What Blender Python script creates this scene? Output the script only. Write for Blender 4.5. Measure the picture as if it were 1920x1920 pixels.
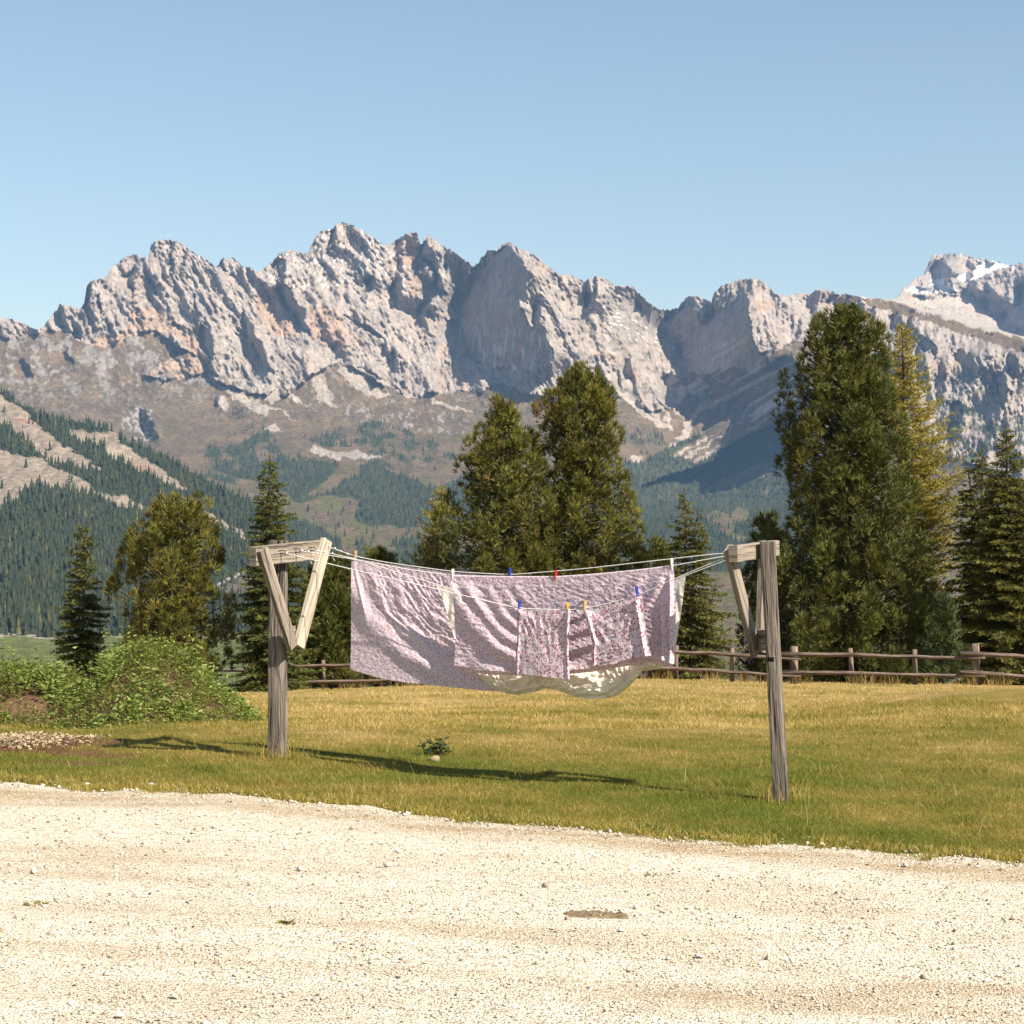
import bpy, math, random
import numpy as np

# ------------------------------------------------------------------ camera
for o in list(bpy.data.objects):
    bpy.data.objects.remove(o)
S = bpy.context.scene
COL = S.collection
FPX = 3600.0                      # focal length in photo pixels (1920 px wide)
CAMZ = 2.05
PITCH = math.atan(40.0 / FPX)
cam = bpy.data.cameras.new('camera')
cam.sensor_width = 36.0
cam.lens = FPX / 1920.0 * 36.0
cam.clip_start = 0.1
cam.clip_end = 40000.0
camo = bpy.data.objects.new('camera', cam)
camo.location = (0, 0, CAMZ)
camo.rotation_euler = (math.pi / 2 + PITCH, 0, 0)
COL.objects.link(camo)
S.camera = camo

# ------------------------------------------------------------------ sky, sun, exposure
SUN_EL = math.radians(42.0)
SUN_H = np.array([0.776, -0.631])
SUN_H = SUN_H / np.linalg.norm(SUN_H)
W = bpy.data.worlds.new('World')
S.world = W
W.use_nodes = True
wn = W.node_tree
wn.nodes.clear()
sky = wn.nodes.new('ShaderNodeTexSky')
sky.sky_type = 'NISHITA'
sky.sun_disc = False
sky.sun_elevation = SUN_EL
sky.sun_rotation = math.atan2(SUN_H[0], SUN_H[1])
sky.altitude = 1900.0
sky.air_density = 1.5
sky.dust_density = 2.0
sky.ozone_density = 0.0
bg = wn.nodes.new('ShaderNodeBackground')
bg.inputs['Strength'].default_value = 0.062
wo = wn.nodes.new('ShaderNodeOutputWorld')
wn.links.new(sky.outputs[0], bg.inputs[0])
wn.links.new(bg.outputs[0], wo.inputs[0])

sun = bpy.data.lights.new('sun', 'SUN')
sun.energy = 5.0
sun.angle = math.radians(0.55)
sun.color = (1.0, 0.92, 0.79)
suno = bpy.data.objects.new('sun', sun)
COL.objects.link(suno)
_d = np.array([SUN_H[0] * math.cos(SUN_EL), SUN_H[1] * math.cos(SUN_EL), math.sin(SUN_EL)])
from mathutils import Vector
suno.rotation_euler = Vector(_d).to_track_quat('Z', 'Y').to_euler()
suno.location = (20, -20, 40)

S.view_settings.view_transform = 'Standard'
S.view_settings.look = 'None'
S.view_settings.exposure = 1.08
S.view_settings.gamma = 1.0
S.view_settings.use_curve_mapping = False
S.render.engine = 'CYCLES'
S.cycles.use_denoising = True
S.cycles.max_bounces = 6
S.cycles.diffuse_bounces = 3
S.cycles.transmission_bounces = 4
S.cycles.transparent_max_bounces = 8
S.cycles.volume_bounces = 1

# ------------------------------------------------------------------ helpers
rng = np.random.default_rng(11)

def perlin(x, y, seed=0):
    xi = np.floor(x).astype(np.int64)
    yi = np.floor(y).astype(np.int64)
    xf = x - xi
    yf = y - yi
    def g(ix, iy, dx, dy):
        h = (ix * 374761393 + iy * 668265263 + seed * 2246822519) & 0xFFFFFFFF
        h = ((h ^ (h >> 13)) * 1274126177) & 0xFFFFFFFF
        h = h ^ (h >> 16)
        a = h * (2 * math.pi / 4294967296.0)
        return np.cos(a) * dx + np.sin(a) * dy
    u = xf * xf * xf * (xf * (xf * 6 - 15) + 10)
    v = yf * yf * yf * (yf * (yf * 6 - 15) + 10)
    a = g(xi, yi, xf, yf)
    b = g(xi + 1, yi, xf - 1, yf)
    c = g(xi, yi + 1, xf, yf - 1)
    d = g(xi + 1, yi + 1, xf - 1, yf - 1)
    return 1.5 * ((a * (1 - u) + b * u) * (1 - v) + (c * (1 - u) + d * u) * v)

def fbm(x, y, oct=4, seed=0, gain=0.5):
    s = 0.0
    a = 1.0
    for i in range(oct):
        s = s + a * perlin(x * 2 ** i, y * 2 ** i, seed + i * 17)
        a *= gain
    return s

def sstep(a, b, x):
    t = np.clip((x - a) / (b - a), 0, 1)
    return t * t * (3 - 2 * t)

def inpoly(px, py, poly):
    poly = np.asarray(poly, float)
    out = np.zeros(px.shape, bool)
    bb = (px >= poly[:, 0].min()) & (px <= poly[:, 0].max()) & (py >= poly[:, 1].min()) & (py <= poly[:, 1].max())
    if not bb.any():
        return out
    x = px[bb]
    y = py[bb]
    r = np.zeros(x.shape, bool)
    n = len(poly)
    for i in range(n):
        x0, y0 = poly[i]
        x1, y1 = poly[(i + 1) % n]
        if y0 == y1:
            continue
        c = ((y0 > y) != (y1 > y)) & (x < (x1 - x0) * (y - y0) / (y1 - y0) + x0)
        r ^= c
    out[bb] = r
    return out

def crop(ox, oy, sc):
    return lambda pts: [(ox + a / sc, oy + b / sc) for a, b in pts]

_ca, _sa = math.cos(PITCH), math.sin(PITCH)
def at(px, py, Y):
    """world point on the line of sight of photo pixel (px, py) at distance Y"""
    px = np.asarray(px, float)
    py = np.asarray(py, float)
    u = (px - 960.0) / FPX
    v = (960.0 - py) / FPX
    t = Y / (_ca - v * _sa)
    return np.stack([u * t, Y + 0 * u, CAMZ + t * (_sa + v * _ca)], -1)

def mesh_np(name, V, F, mat, uv=None, col=None, smooth=False, parent=None):
    """V (n,3), F (m,k) all the same k"""
    V = np.asarray(V, np.float32)
    F = np.asarray(F, np.int32)
    if parent is not None:
        V = V - np.array(parent.location, np.float32)
    me = bpy.data.meshes.new(name)
    m, k = F.shape
    me.vertices.add(len(V))
    me.vertices.foreach_set('co', V.ravel())
    me.loops.add(m * k)
    me.loops.foreach_set('vertex_index', F.ravel())
    me.polygons.add(m)
    me.polygons.foreach_set('loop_start', np.arange(0, m * k, k, dtype=np.int32))
    me.polygons.foreach_set('loop_total', np.full(m, k, np.int32))
    if smooth:
        me.polygons.foreach_set('use_smooth', np.ones(m, bool))
    if uv is not None:
        l = me.uv_layers.new(name='UVMap')
        l.data.foreach_set('uv', np.asarray(uv, np.float32)[F.ravel()].ravel())
    if col is not None:
        a = me.color_attributes.new('tint', 'FLOAT_COLOR', 'POINT')
        c = np.ones((len(V), 4), np.float32)
        c[:, :3] = col
        a.data.foreach_set('color', c.ravel())
    me.update(calc_edges=True)
    me.materials.append(mat)
    o = bpy.data.objects.new(name, me)
    COL.objects.link(o)
    if parent is not None:
        o.parent = parent
    return o

class MB:
    """small mesh builder with mixed faces and uvs"""
    def __init__(self):
        self.v, self.f, self.uv = [], [], []
    def add(self, verts, faces, uvs):
        b = len(self.v)
        self.v += [tuple(map(float, p)) for p in verts]
        self.f += [tuple(b + i for i in f) for f in faces]
        self.uv += [tuple(u) for u in uvs]
    def beam(self, p0, p1, w, t, wdir, bev=0.008, seg=6, jit=0.0, taper=1.0, seed=0):
        r = np.random.default_rng(seed + 5)
        p0 = np.array(p0, float)
        p1 = np.array(p1, float)
        ax = p1 - p0
        L = np.linalg.norm(ax)
        ax /= L
        wd = np.array(wdir, float)
        wd -= ax * wd.dot(ax)
        wd /= np.linalg.norm(wd)
        td = np.cross(ax, wd)
        hw, ht = w / 2, t / 2
        cs = [(hw - bev, ht), (-hw + bev, ht), (-hw, ht - bev), (-hw, -ht + bev), (-hw + bev, -ht), (hw - bev, -ht), (hw, -ht + bev), (hw, ht - bev)]
        per = [0]
        for i in range(8):
            a = cs[i]
            b = cs[(i + 1) % 8]
            per.append(per[-1] + math.hypot(a[0] - b[0], a[1] - b[1]))
        V, F, U = [], [], []
        uo = r.uniform(0, 9)
        for k in range(seg + 1):
            s = k / seg
            sc = 1 + (taper - 1) * s
            for i in range(9):
                c = cs[i % 8]
                j = r.normal(0, jit, 2) if i < 8 else None
                if i == 8:
                    V.append(V[k * 9])
                else:
                    V.append(p0 + ax * L * s + wd * (c[0] * sc + j[0]) + td * (c[1] * sc + j[1]))
                U.append((uo + per[i], uo * 3 + L * s))
        for k in range(seg):
            for i in range(8):
                a = k * 9 + i
                F.append((a, a + 1, a + 10, a + 9))
        n = len(V)
        for k, rev in ((0, True), (seg, False)):
            b = len(V)
            for i in range(8):
                V.append(V[k * 9 + i])
                U.append((uo + cs[i][0] + 3, uo + cs[i][1] * 0.3))
            f = tuple(range(b, b + 8))
            F.append(f[::-1] if rev else f)
        self.add(V, F, U)
        return self
    def tube(self, pts, rad, n=6, uo=0.0, caps=True):
        pts = [np.array(p, float) for p in pts]
        m = len(pts)
        rad = [rad] * m if np.isscalar(rad) else rad
        V, F, U = [], [], []
        acc = 0.0
        for k in range(m):
            a = pts[min(k + 1, m - 1)] - pts[max(k - 1, 0)]
            a = a / (np.linalg.norm(a) + 1e-9)
            ref = np.array([0, 0, 1.0]) if abs(a[2]) < 0.9 else np.array([1.0, 0, 0])
            x = np.cross(a, ref)
            x /= np.linalg.norm(x)
            y = np.cross(a, x)
            if k:
                acc += np.linalg.norm(pts[k] - pts[k - 1])
            for i in range(n + 1):
                th = 2 * math.pi * (i % n) / n
                V.append(pts[k] + rad[k] * (math.cos(th) * x + math.sin(th) * y))
                U.append((uo + rad[k] * 2 * math.pi * i / n, uo + acc))
        for k in range(m - 1):
            for i in range(n):
                a = k * (n + 1) + i
                F.append((a, a + n + 1, a + n + 2, a + 1))
        if caps:
            F.append(tuple(range(0, n)))
            e = (m - 1) * (n + 1)
            F.append(tuple(range(e, e + n))[::-1])
        self.add(V, F, U)
        return self
    def build(self, name, mat, parent=None, smooth=False):
        off = np.array(parent.location) if parent is not None else np.zeros(3)
        me = bpy.data.meshes.new(name)
        me.from_pydata([tuple(np.array(p) - off) for p in self.v], [], self.f)
        l = me.uv_layers.new(name='UVMap')
        idx = np.zeros(len(me.loops), np.int32)
        me.loops.foreach_get('vertex_index', idx)
        l.data.foreach_set('uv', np.array(self.uv, np.float32)[idx].ravel())
        if smooth:
            me.polygons.foreach_set('use_smooth', np.ones(len(me.polygons), bool))
        me.materials.append(mat)
        me.update()
        o = bpy.data.objects.new(name, me)
        COL.objects.link(o)
        if parent is not None:
            o.parent = parent
        return o

def tag(o, label=None, cat=None, group=None, kind=None):
    if label: o['label'] = label
    if cat: o['category'] = cat
    if group: o['group'] = group
    if kind: o['kind'] = kind
    return o

def empty(name, loc):
    e = bpy.data.objects.new(name, None)
    e.location = tuple(float(c) for c in loc)
    e.empty_display_size = 0.2
    COL.objects.link(e)
    return e

# ------------------------------------------------------------------ materials
class NT:
    def __init__(self, name):
        self.m = bpy.data.materials.new(name)
        self.m.use_nodes = True
        self.t = self.m.node_tree
        self.t.nodes.clear()
        self.out = self.t.nodes.new('ShaderNodeOutputMaterial')
    def n(self, typ, **kw):
        nd = self.t.nodes.new('ShaderNode' + typ)
        for k, v in kw.items():
            if k in nd.inputs.keys() if hasattr(nd.inputs, 'keys') else False:
                pass
            setattr(nd, k, v)
        return nd
    def l(self, a, b):
        self.t.links.new(a, b)
    def setv(self, sock, v):
        if hasattr(v, 'is_linked') or isinstance(v, bpy.types.NodeSocket):
            self.l(v, sock)
        else:
            sock.default_value = v
    def noise(self, vec, scale, detail=4, rough=0.55, dist=0.0):
        nd = self.n('TexNoise')
        if vec is not None: self.l(vec, nd.inputs['Vector'])
        nd.inputs['Scale'].default_value = scale
        nd.inputs['Detail'].default_value = detail
        nd.inputs['Roughness'].default_value = rough
        nd.inputs['Distortion'].default_value = dist
        return nd.outputs['Fac']
    def vor(self, vec, scale, feature='F1', rand=1.0):
        nd = self.n('TexVoronoi')
        nd.feature = feature
        self.l(vec, nd.inputs['Vector'])
        nd.inputs['Scale'].default_value = scale
        nd.inputs['Randomness'].default_value = rand
        return nd
    def ramp(self, fac, stops, interp='LINEAR'):
        nd = self.n('ValToRGB')
        cr = nd.color_ramp
        cr.interpolation = interp
        while len(cr.elements) < len(stops):
            cr.elements.new(0.5)
        for e, (p, c) in zip(cr.elements, stops):
            e.position = p
            e.color = (c[0], c[1], c[2], 1) if not np.isscalar(c) else (c, c, c, 1)
        self.l(fac, nd.inputs['Fac'])
        return nd.outputs['Color']
    def mix(self, fac, a, b, mode='MIX'):
        nd = self.n('Mix')
        nd.data_type = 'RGBA'
        nd.blend_type = mode
        self.setv(nd.inputs[0], fac)
        for s, v in ((nd.inputs[6], a), (nd.inputs[7], b)):
            if isinstance(v, (tuple, list)):
                s.default_value = (v[0], v[1], v[2], 1)
            else:
                self.l(v, s)
        return nd.outputs[2]
    def math(self, op, a, b=0.0, clamp=False):
        nd = self.n('Math')
        nd.operation = op
        nd.use_clamp = clamp
        self.setv(nd.inputs[0], a)
        self.setv(nd.inputs[1], b)
        return nd.outputs[0]
    def vmap(self, vec, scale=(1, 1, 1), rot=(0, 0, 0), loc=(0, 0, 0)):
        nd = self.n('Mapping')
        self.l(vec, nd.inputs['Vector'])
        nd.inputs['Scale'].default_value = scale
        nd.inputs['Rotation'].default_value = rot
        nd.inputs['Location'].default_value = loc
        return nd.outputs[0]
    def bump(self, h, strength, dist):
        nd = self.n('Bump')
        nd.inputs['Strength'].default_value = strength
        nd.inputs['Distance'].default_value = dist
        self.l(h, nd.inputs['Height'])
        return nd.outputs[0]
    def finish(self, color, rough=0.85, spec=0.3, normal=None, trans=0.0, tcol=None, metal=0.0):
        p = self.n('BsdfPrincipled')
        if isinstance(color, (tuple, list)):
            p.inputs['Base Color'].default_value = (*color, 1)
        else:
            self.l(color, p.inputs['Base Color'])
        self.setv(p.inputs['Roughness'], rough)
        p.inputs['Specular IOR Level'].default_value = spec
        p.inputs['Metallic'].default_value = metal
        if normal is not None:
            self.l(normal, p.inputs['Normal'])
        if trans > 0:
            t = self.n('BsdfTranslucent')
            c = tcol if tcol is not None else color
            if isinstance(c, (tuple, list)):
                t.inputs['Color'].default_value = (*c, 1)
            else:
                self.l(c, t.inputs['Color'])
            if normal is not None:
                self.l(normal, t.inputs['Normal'])
            ms = self.n('MixShader')
            ms.inputs[0].default_value = trans
            self.l(p.outputs[0], ms.inputs[1])
            self.l(t.outputs[0], ms.inputs[2])
            self.l(ms.outputs[0], self.out.inputs['Surface'])
        else:
            self.l(p.outputs[0], self.out.inputs['Surface'])
        return self.m
    def pos(self):
        return self.n('NewGeometry').outputs['Position']
    def uvc(self):
        return self.n('TexCoord').outputs['UV']
    def tint(self):
        a = self.n('Attribute')
        a.attribute_name = 'tint'
        return a.outputs['Color']

def plain(name, c, rough=0.6, spec=0.4, metal=0.0):
    t = NT(name)
    n = t.noise(t.pos(), 60, 3)
    return t.finish(t.mix(1.0, c, t.ramp(n, [(0.3, 0.8), (0.7, 1.15)]), 'MULTIPLY'), rough, spec, metal=metal)

def m_mountain():
    t = NT('mountain')
    p = t.pos()
    n1 = t.noise(t.vmap(p, (1.0, 1.0, 0.4)), 0.06, 6, 0.68)
    n2 = t.noise(p, 0.012, 5, 0.6)
    f = t.math('MULTIPLY', t.ramp(n1, [(0.25, 0.55), (0.75, 1.40)]), t.ramp(n2, [(0.3, 0.85), (0.7, 1.15)]))
    c = t.mix(1.0, t.tint(), f, 'MULTIPLY')
    return t.finish(c, 1.0, 0.0, t.bump(n1, 1.0, 14.0))

def m_leaf(name, trans=0.3, rough=0.6, spec=0.25):
    t = NT(name)
    c = t.tint()
    return t.finish(c, rough, spec, None, trans, t.mix(1.0, c, (1.3, 1.35, 0.7), 'MULTIPLY'))

def m_bark():
    t = NT('bark')
    u = t.uvc()
    n = t.noise(t.vmap(u, (14, 3, 1)), 3, 5, 0.65)
    return t.finish(t.ramp(n, [(0.3, (0.035, 0.028, 0.022)), (0.7, (0.16, 0.125, 0.10))]), 0.95, 0.1, t.bump(n, 0.8, 0.03))

def m_wood(name, c0, c1, c2, crack=0.5):
    t = NT(name)
    u = t.uvc()
    w = t.noise(t.vmap(u, (3, 1.2, 1)), 2.0, 2)
    uu = t.n('VectorMath')
    uu.operation = 'ADD'
    t.l(u, uu.inputs[0])
    sc = t.n('VectorMath')
    sc.operation = 'SCALE'
    nc = t.n('TexNoise')
    t.l(t.vmap(u, (4, 1.4, 1)), nc.inputs['Vector'])
    nc.inputs['Scale'].default_value = 2.2
    nc.inputs['Detail'].default_value = 1
    t.l(nc.outputs['Color'], sc.inputs[0])
    sc.inputs['Scale'].default_value = 0.06
    t.l(sc.outputs[0], uu.inputs[1])
    g1 = t.noise(t.vmap(uu.outputs[0], (110, 2.2, 1)), 1.0, 5, 0.65)
    g2 = t.noise(t.vmap(uu.outputs[0], (38, 0.8, 1)), 1.0, 4, 0.6)
    g3 = t.noise(t.vmap(u, (9, 1.1, 1)), 1.0, 3)
    base = t.ramp(g1, [(0.30, c0), (0.5, c1), (0.72, c2)])
    base = t.mix(1.0, base, t.ramp(g3, [(0.3, 0.72), (0.7, 1.18)]), 'MULTIPLY')
    cr = t.ramp(g2, [(0.38, 0.08), (0.45, 1.0)])
    base = t.mix(crack, base, t.mix(1.0, base, cr, 'MULTIPLY'))
    h = t.math('ADD', t.math('MULTIPLY', cr, 0.8), g1)
    return t.finish(base, 0.88, 0.15, t.bump(h, 0.9, 0.012))

def m_fabric(name, printed, dark=(0.30, 0.08, 0.10), leafc=(0.40, 0.17, 0.20)):
    t = NT(name)
    u = t.uvc()
    base = (0.70, 0.61, 0.655)
    if printed:
        d = t.n('TexNoise')
        t.l(u, d.inputs['Vector'])
        d.inputs['Scale'].default_value = 70
        d.inputs['Detail'].default_value = 2
        sc = t.n('VectorMath')
        sc.operation = 'SCALE'
        t.l(d.outputs['Color'], sc.inputs[0])
        sc.inputs['Scale'].default_value = 0.010
        ad = t.n('VectorMath')
        ad.operation = 'ADD'
        t.l(u, ad.inputs[0])
        t.l(sc.outputs[0], ad.inputs[1])
        v1 = t.vor(ad.outputs[0], printed)
        v2 = t.vor(ad.outputs[0], printed * 1.9)
        flower = t.ramp(v1.outputs['Distance'], [(0.36, 1.0), (0.42, 0.0)])
        leaf = t.ramp(v2.outputs['Distance'], [(0.38, 1.0), (0.46, 0.0)])
        cl = t.noise(u, printed * 0.33, 2)
        leaf = t.math('MULTIPLY', leaf, t.ramp(cl, [(0.38, 0.0), (0.46, 1.0)]))
        sepc = t.n('SeparateColor')
        t.l(v1.outputs['Color'], sepc.inputs[0])
        flower = t.math('MULTIPLY', flower, t.ramp(sepc.outputs[0], [(0.22, 0.0), (0.26, 1.0)]))
        fc = t.mix(sepc.outputs[1], dark, (0.40, 0.15, 0.20))
        c = t.mix(t.math('MULTIPLY', leaf, 0.75), base, leafc)
        c = t.mix(flower, c, fc)
    else:
        n = t.noise(u, 3, 3)
        c = t.ramp(n, [(0.3, (0.80, 0.72, 0.62)), (0.7, (0.86, 0.79, 0.70))])
    n = t.noise(u, 55, 4, 0.6)
    n2 = t.noise(u, 20, 3, 0.6)
    h = t.math('ADD', n, t.math('MULTIPLY', n2, 1.6))
    return t.finish(c, 0.9, 0.1, t.bump(h, 0.4, 0.010), 0.22 if printed else 0.10, c)

def m_gravel():
    t = NT('gravel_ground')
    p = t.pos()
    v = t.vor(p, 55)
    v2 = t.vor(p, 130)
    n = t.noise(t.vmap(p, (0.35, 1.3, 1), (0, 0, 0.21)), 0.9, 5, 0.6)
    nf = t.noise(p, 24, 4, 0.7)
    sp = t.n('SeparateColor')
    t.l(v.outputs['Color'], sp.inputs[0])
    c = t.ramp(sp.outputs[0], [(0.0, (0.34, 0.27, 0.19)), (0.2, (0.54, 0.465, 0.36)), (0.8, (0.64, 0.575, 0.47)), (1.0, (0.72, 0.66, 0.56))])
    c = t.mix(t.ramp(n, [(0.50, 0.0), (0.68, 0.75)]), c, (0.42, 0.33, 0.22))
    c = t.mix(1.0, c, t.ramp(nf, [(0.28, 0.74), (0.55, 1.04)]), 'MULTIPLY')
    c = t.mix(1.0, c, t.tint(), 'MULTIPLY')
    s2 = t.n('SeparateColor')
    t.l(v2.outputs['Color'], s2.inputs[0])
    c = t.mix(t.ramp(s2.outputs[1], [(0.075, 0.85), (0.095, 0.0)]), c, (0.11, 0.085, 0.065))  # dark specks painted in for the shaded gaps between the chips
    h = t.math('ADD', t.math('MULTIPLY', v.outputs['Distance'], -1.0), t.math('MULTIPLY', v2.outputs['Distance'], -0.5))
    return t.finish(c, 0.95, 0.15, t.bump(h, 0.9, 0.012))

def m_soil(name='soil', c0=(0.06, 0.035, 0.02), c1=(0.20, 0.12, 0.07)):
    t = NT(name)
    p = t.pos()
    n = t.noise(p, 18, 6, 0.7)
    return t.finish(t.ramp(n, [(0.3, c0), (0.7, c1)]), 1.0, 0.05, t.bump(n, 1.0, 0.04))

def m_turf():
    t = NT('turf')
    p = t.pos()
    n = t.noise(p, 25, 5, 0.7)
    c = t.mix(1.0, t.tint(), t.ramp(n, [(0.3, 0.55), (0.7, 1.25)]), 'MULTIPLY')
    return t.finish(c, 1.0, 0.05, t.bump(n, 1.0, 0.05))

def m_tinted(name, rough=0.9, spec=0.15, bs=40):
    t = NT(name)
    n = t.noise(t.pos(), bs, 4, 0.6)
    c = t.mix(1.0, t.tint(), t.ramp(n, [(0.3, 0.75), (0.7, 1.15)]), 'MULTIPLY')
    return t.finish(c, rough, spec, t.bump(n, 0.5, 0.005))

M = dict(
    mountain=m_mountain(),
    needles=m_leaf('needles', 0.10),
    leaves=m_leaf('leaves', 0.35, 0.5, 0.3),
    blades=m_leaf('grass_blades', 0.35, 0.6, 0.2),
    fartrees=m_leaf('far_trees', 0.1, 0.9, 0.05),
    bark=m_bark(),
    wood=m_wood('weathered_wood', (0.13, 0.10, 0.078), (0.27, 0.225, 0.18), (0.38, 0.33, 0.275), 0.6),
    post=m_wood('old_post_wood', (0.045, 0.036, 0.03), (0.17, 0.14, 0.115), (0.36, 0.315, 0.27), 1.0),
    rail=m_wood('fence_wood', (0.07, 0.045, 0.035), (0.20, 0.14, 0.11), (0.38, 0.31, 0.26), 0.8),
    pale=m_wood('pale_wood', (0.36, 0.285, 0.21), (0.50, 0.42, 0.33), (0.58, 0.505, 0.42), 0.15),
    print=m_fabric('floral_cotton', 46),
    print2=m_fabric('floral_cotton_small', 86, (0.40, 0.18, 0.24), (0.47, 0.29, 0.36)),
    white=m_fabric('white_cotton', 0),
    gravel=m_gravel(),
    soil=m_soil(),
    turf=m_turf(),
    stone=m_tinted('stones'),
    rope=plain('rope', (0.62, 0.60, 0.56), 0.8, 0.2),
    iron=plain('iron', (0.05, 0.04, 0.035), 0.6, 0.5, 0.6),
)

# ------------------------------------------------------------------ far terrain
c1 = crop(0, 430, 3.84)
c2 = crop(450, 400, 3.84)
c3 = crop(820, 430, 3.84)
c4 = crop(1150, 500, 4.8)
c5 = crop(1520, 440, 4.8)
c6 = crop(0, 720, 2.184)
c7 = crop(380, 740, 2.184)
c8 = crop(1140, 760, 2.874)

SKYLINE = [(-300, 600), (-150, 590), (-60, 600), (0, 597), (20, 598), (40, 605), (65, 617), (75, 619), (82, 610), (95, 595), (107, 580), (112, 571), (135, 575), (152, 581),
 (158, 565), (163, 534), (175, 525), (197, 522), (210, 502), (225, 490), (235, 481), (255, 477), (265, 485), (279, 482), (282, 462), (290, 452), (300, 450), (325, 450),
 (340, 457), (360, 472), (375, 480), (390, 490), (407, 502), (415, 487), (420, 481), (427, 490), (432, 483), (440, 485), (455, 500), (470, 502), (485, 511), (500, 500),
 (515, 485), (530, 472), (545, 469), (560, 472), (575, 477), (582, 465), (592, 442), (605, 432), (625, 430), (629, 421), (640, 417), (660, 422), (675, 430), (695, 442),
 (715, 457), (725, 462), (740, 452), (760, 439), (772, 435), (782, 436), (787, 455), (792, 460), (797, 445), (805, 440), (815, 450), (830, 462), (850, 472), (870, 487),
 (890, 500), (900, 487), (910, 477), (915, 468), (930, 472), (940, 460), (952, 453), (960, 458), (970, 465), (985, 470), (1000, 477), (1015, 487), (1025, 497), (1040, 510),
 (1052, 517), (1067, 515), (1085, 522), (1097, 529), (1105, 522), (1122, 518), (1140, 525), (1152, 537), (1175, 536), (1187, 537), (1200, 552), (1215, 567), (1235, 580),
 (1255, 582), (1272, 577), (1280, 565), (1292, 555), (1310, 556), (1330, 565), (1335, 570), (1338, 550), (1355, 535), (1375, 530), (1390, 524), (1405, 522), (1425, 525),
 (1440, 535), (1452, 550), (1460, 551), (1475, 557), (1490, 552), (1505, 550), (1520, 552), (1530, 544), (1545, 542), (1560, 547), (1575, 554), (1585, 551), (1610, 556),
 (1640, 559), (1670, 561), (1683, 560), (1695, 540), (1705, 535), (1717, 522), (1735, 515), (1741, 497), (1750, 477), (1765, 478), (1790, 475), (1810, 479), (1835, 485),
 (1865, 490), (1895, 499), (1905, 495), (1920, 494), (1990, 500), (2100, 540), (2300, 560)]
SKX, SKY_ = np.array(SKYLINE).T

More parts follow.
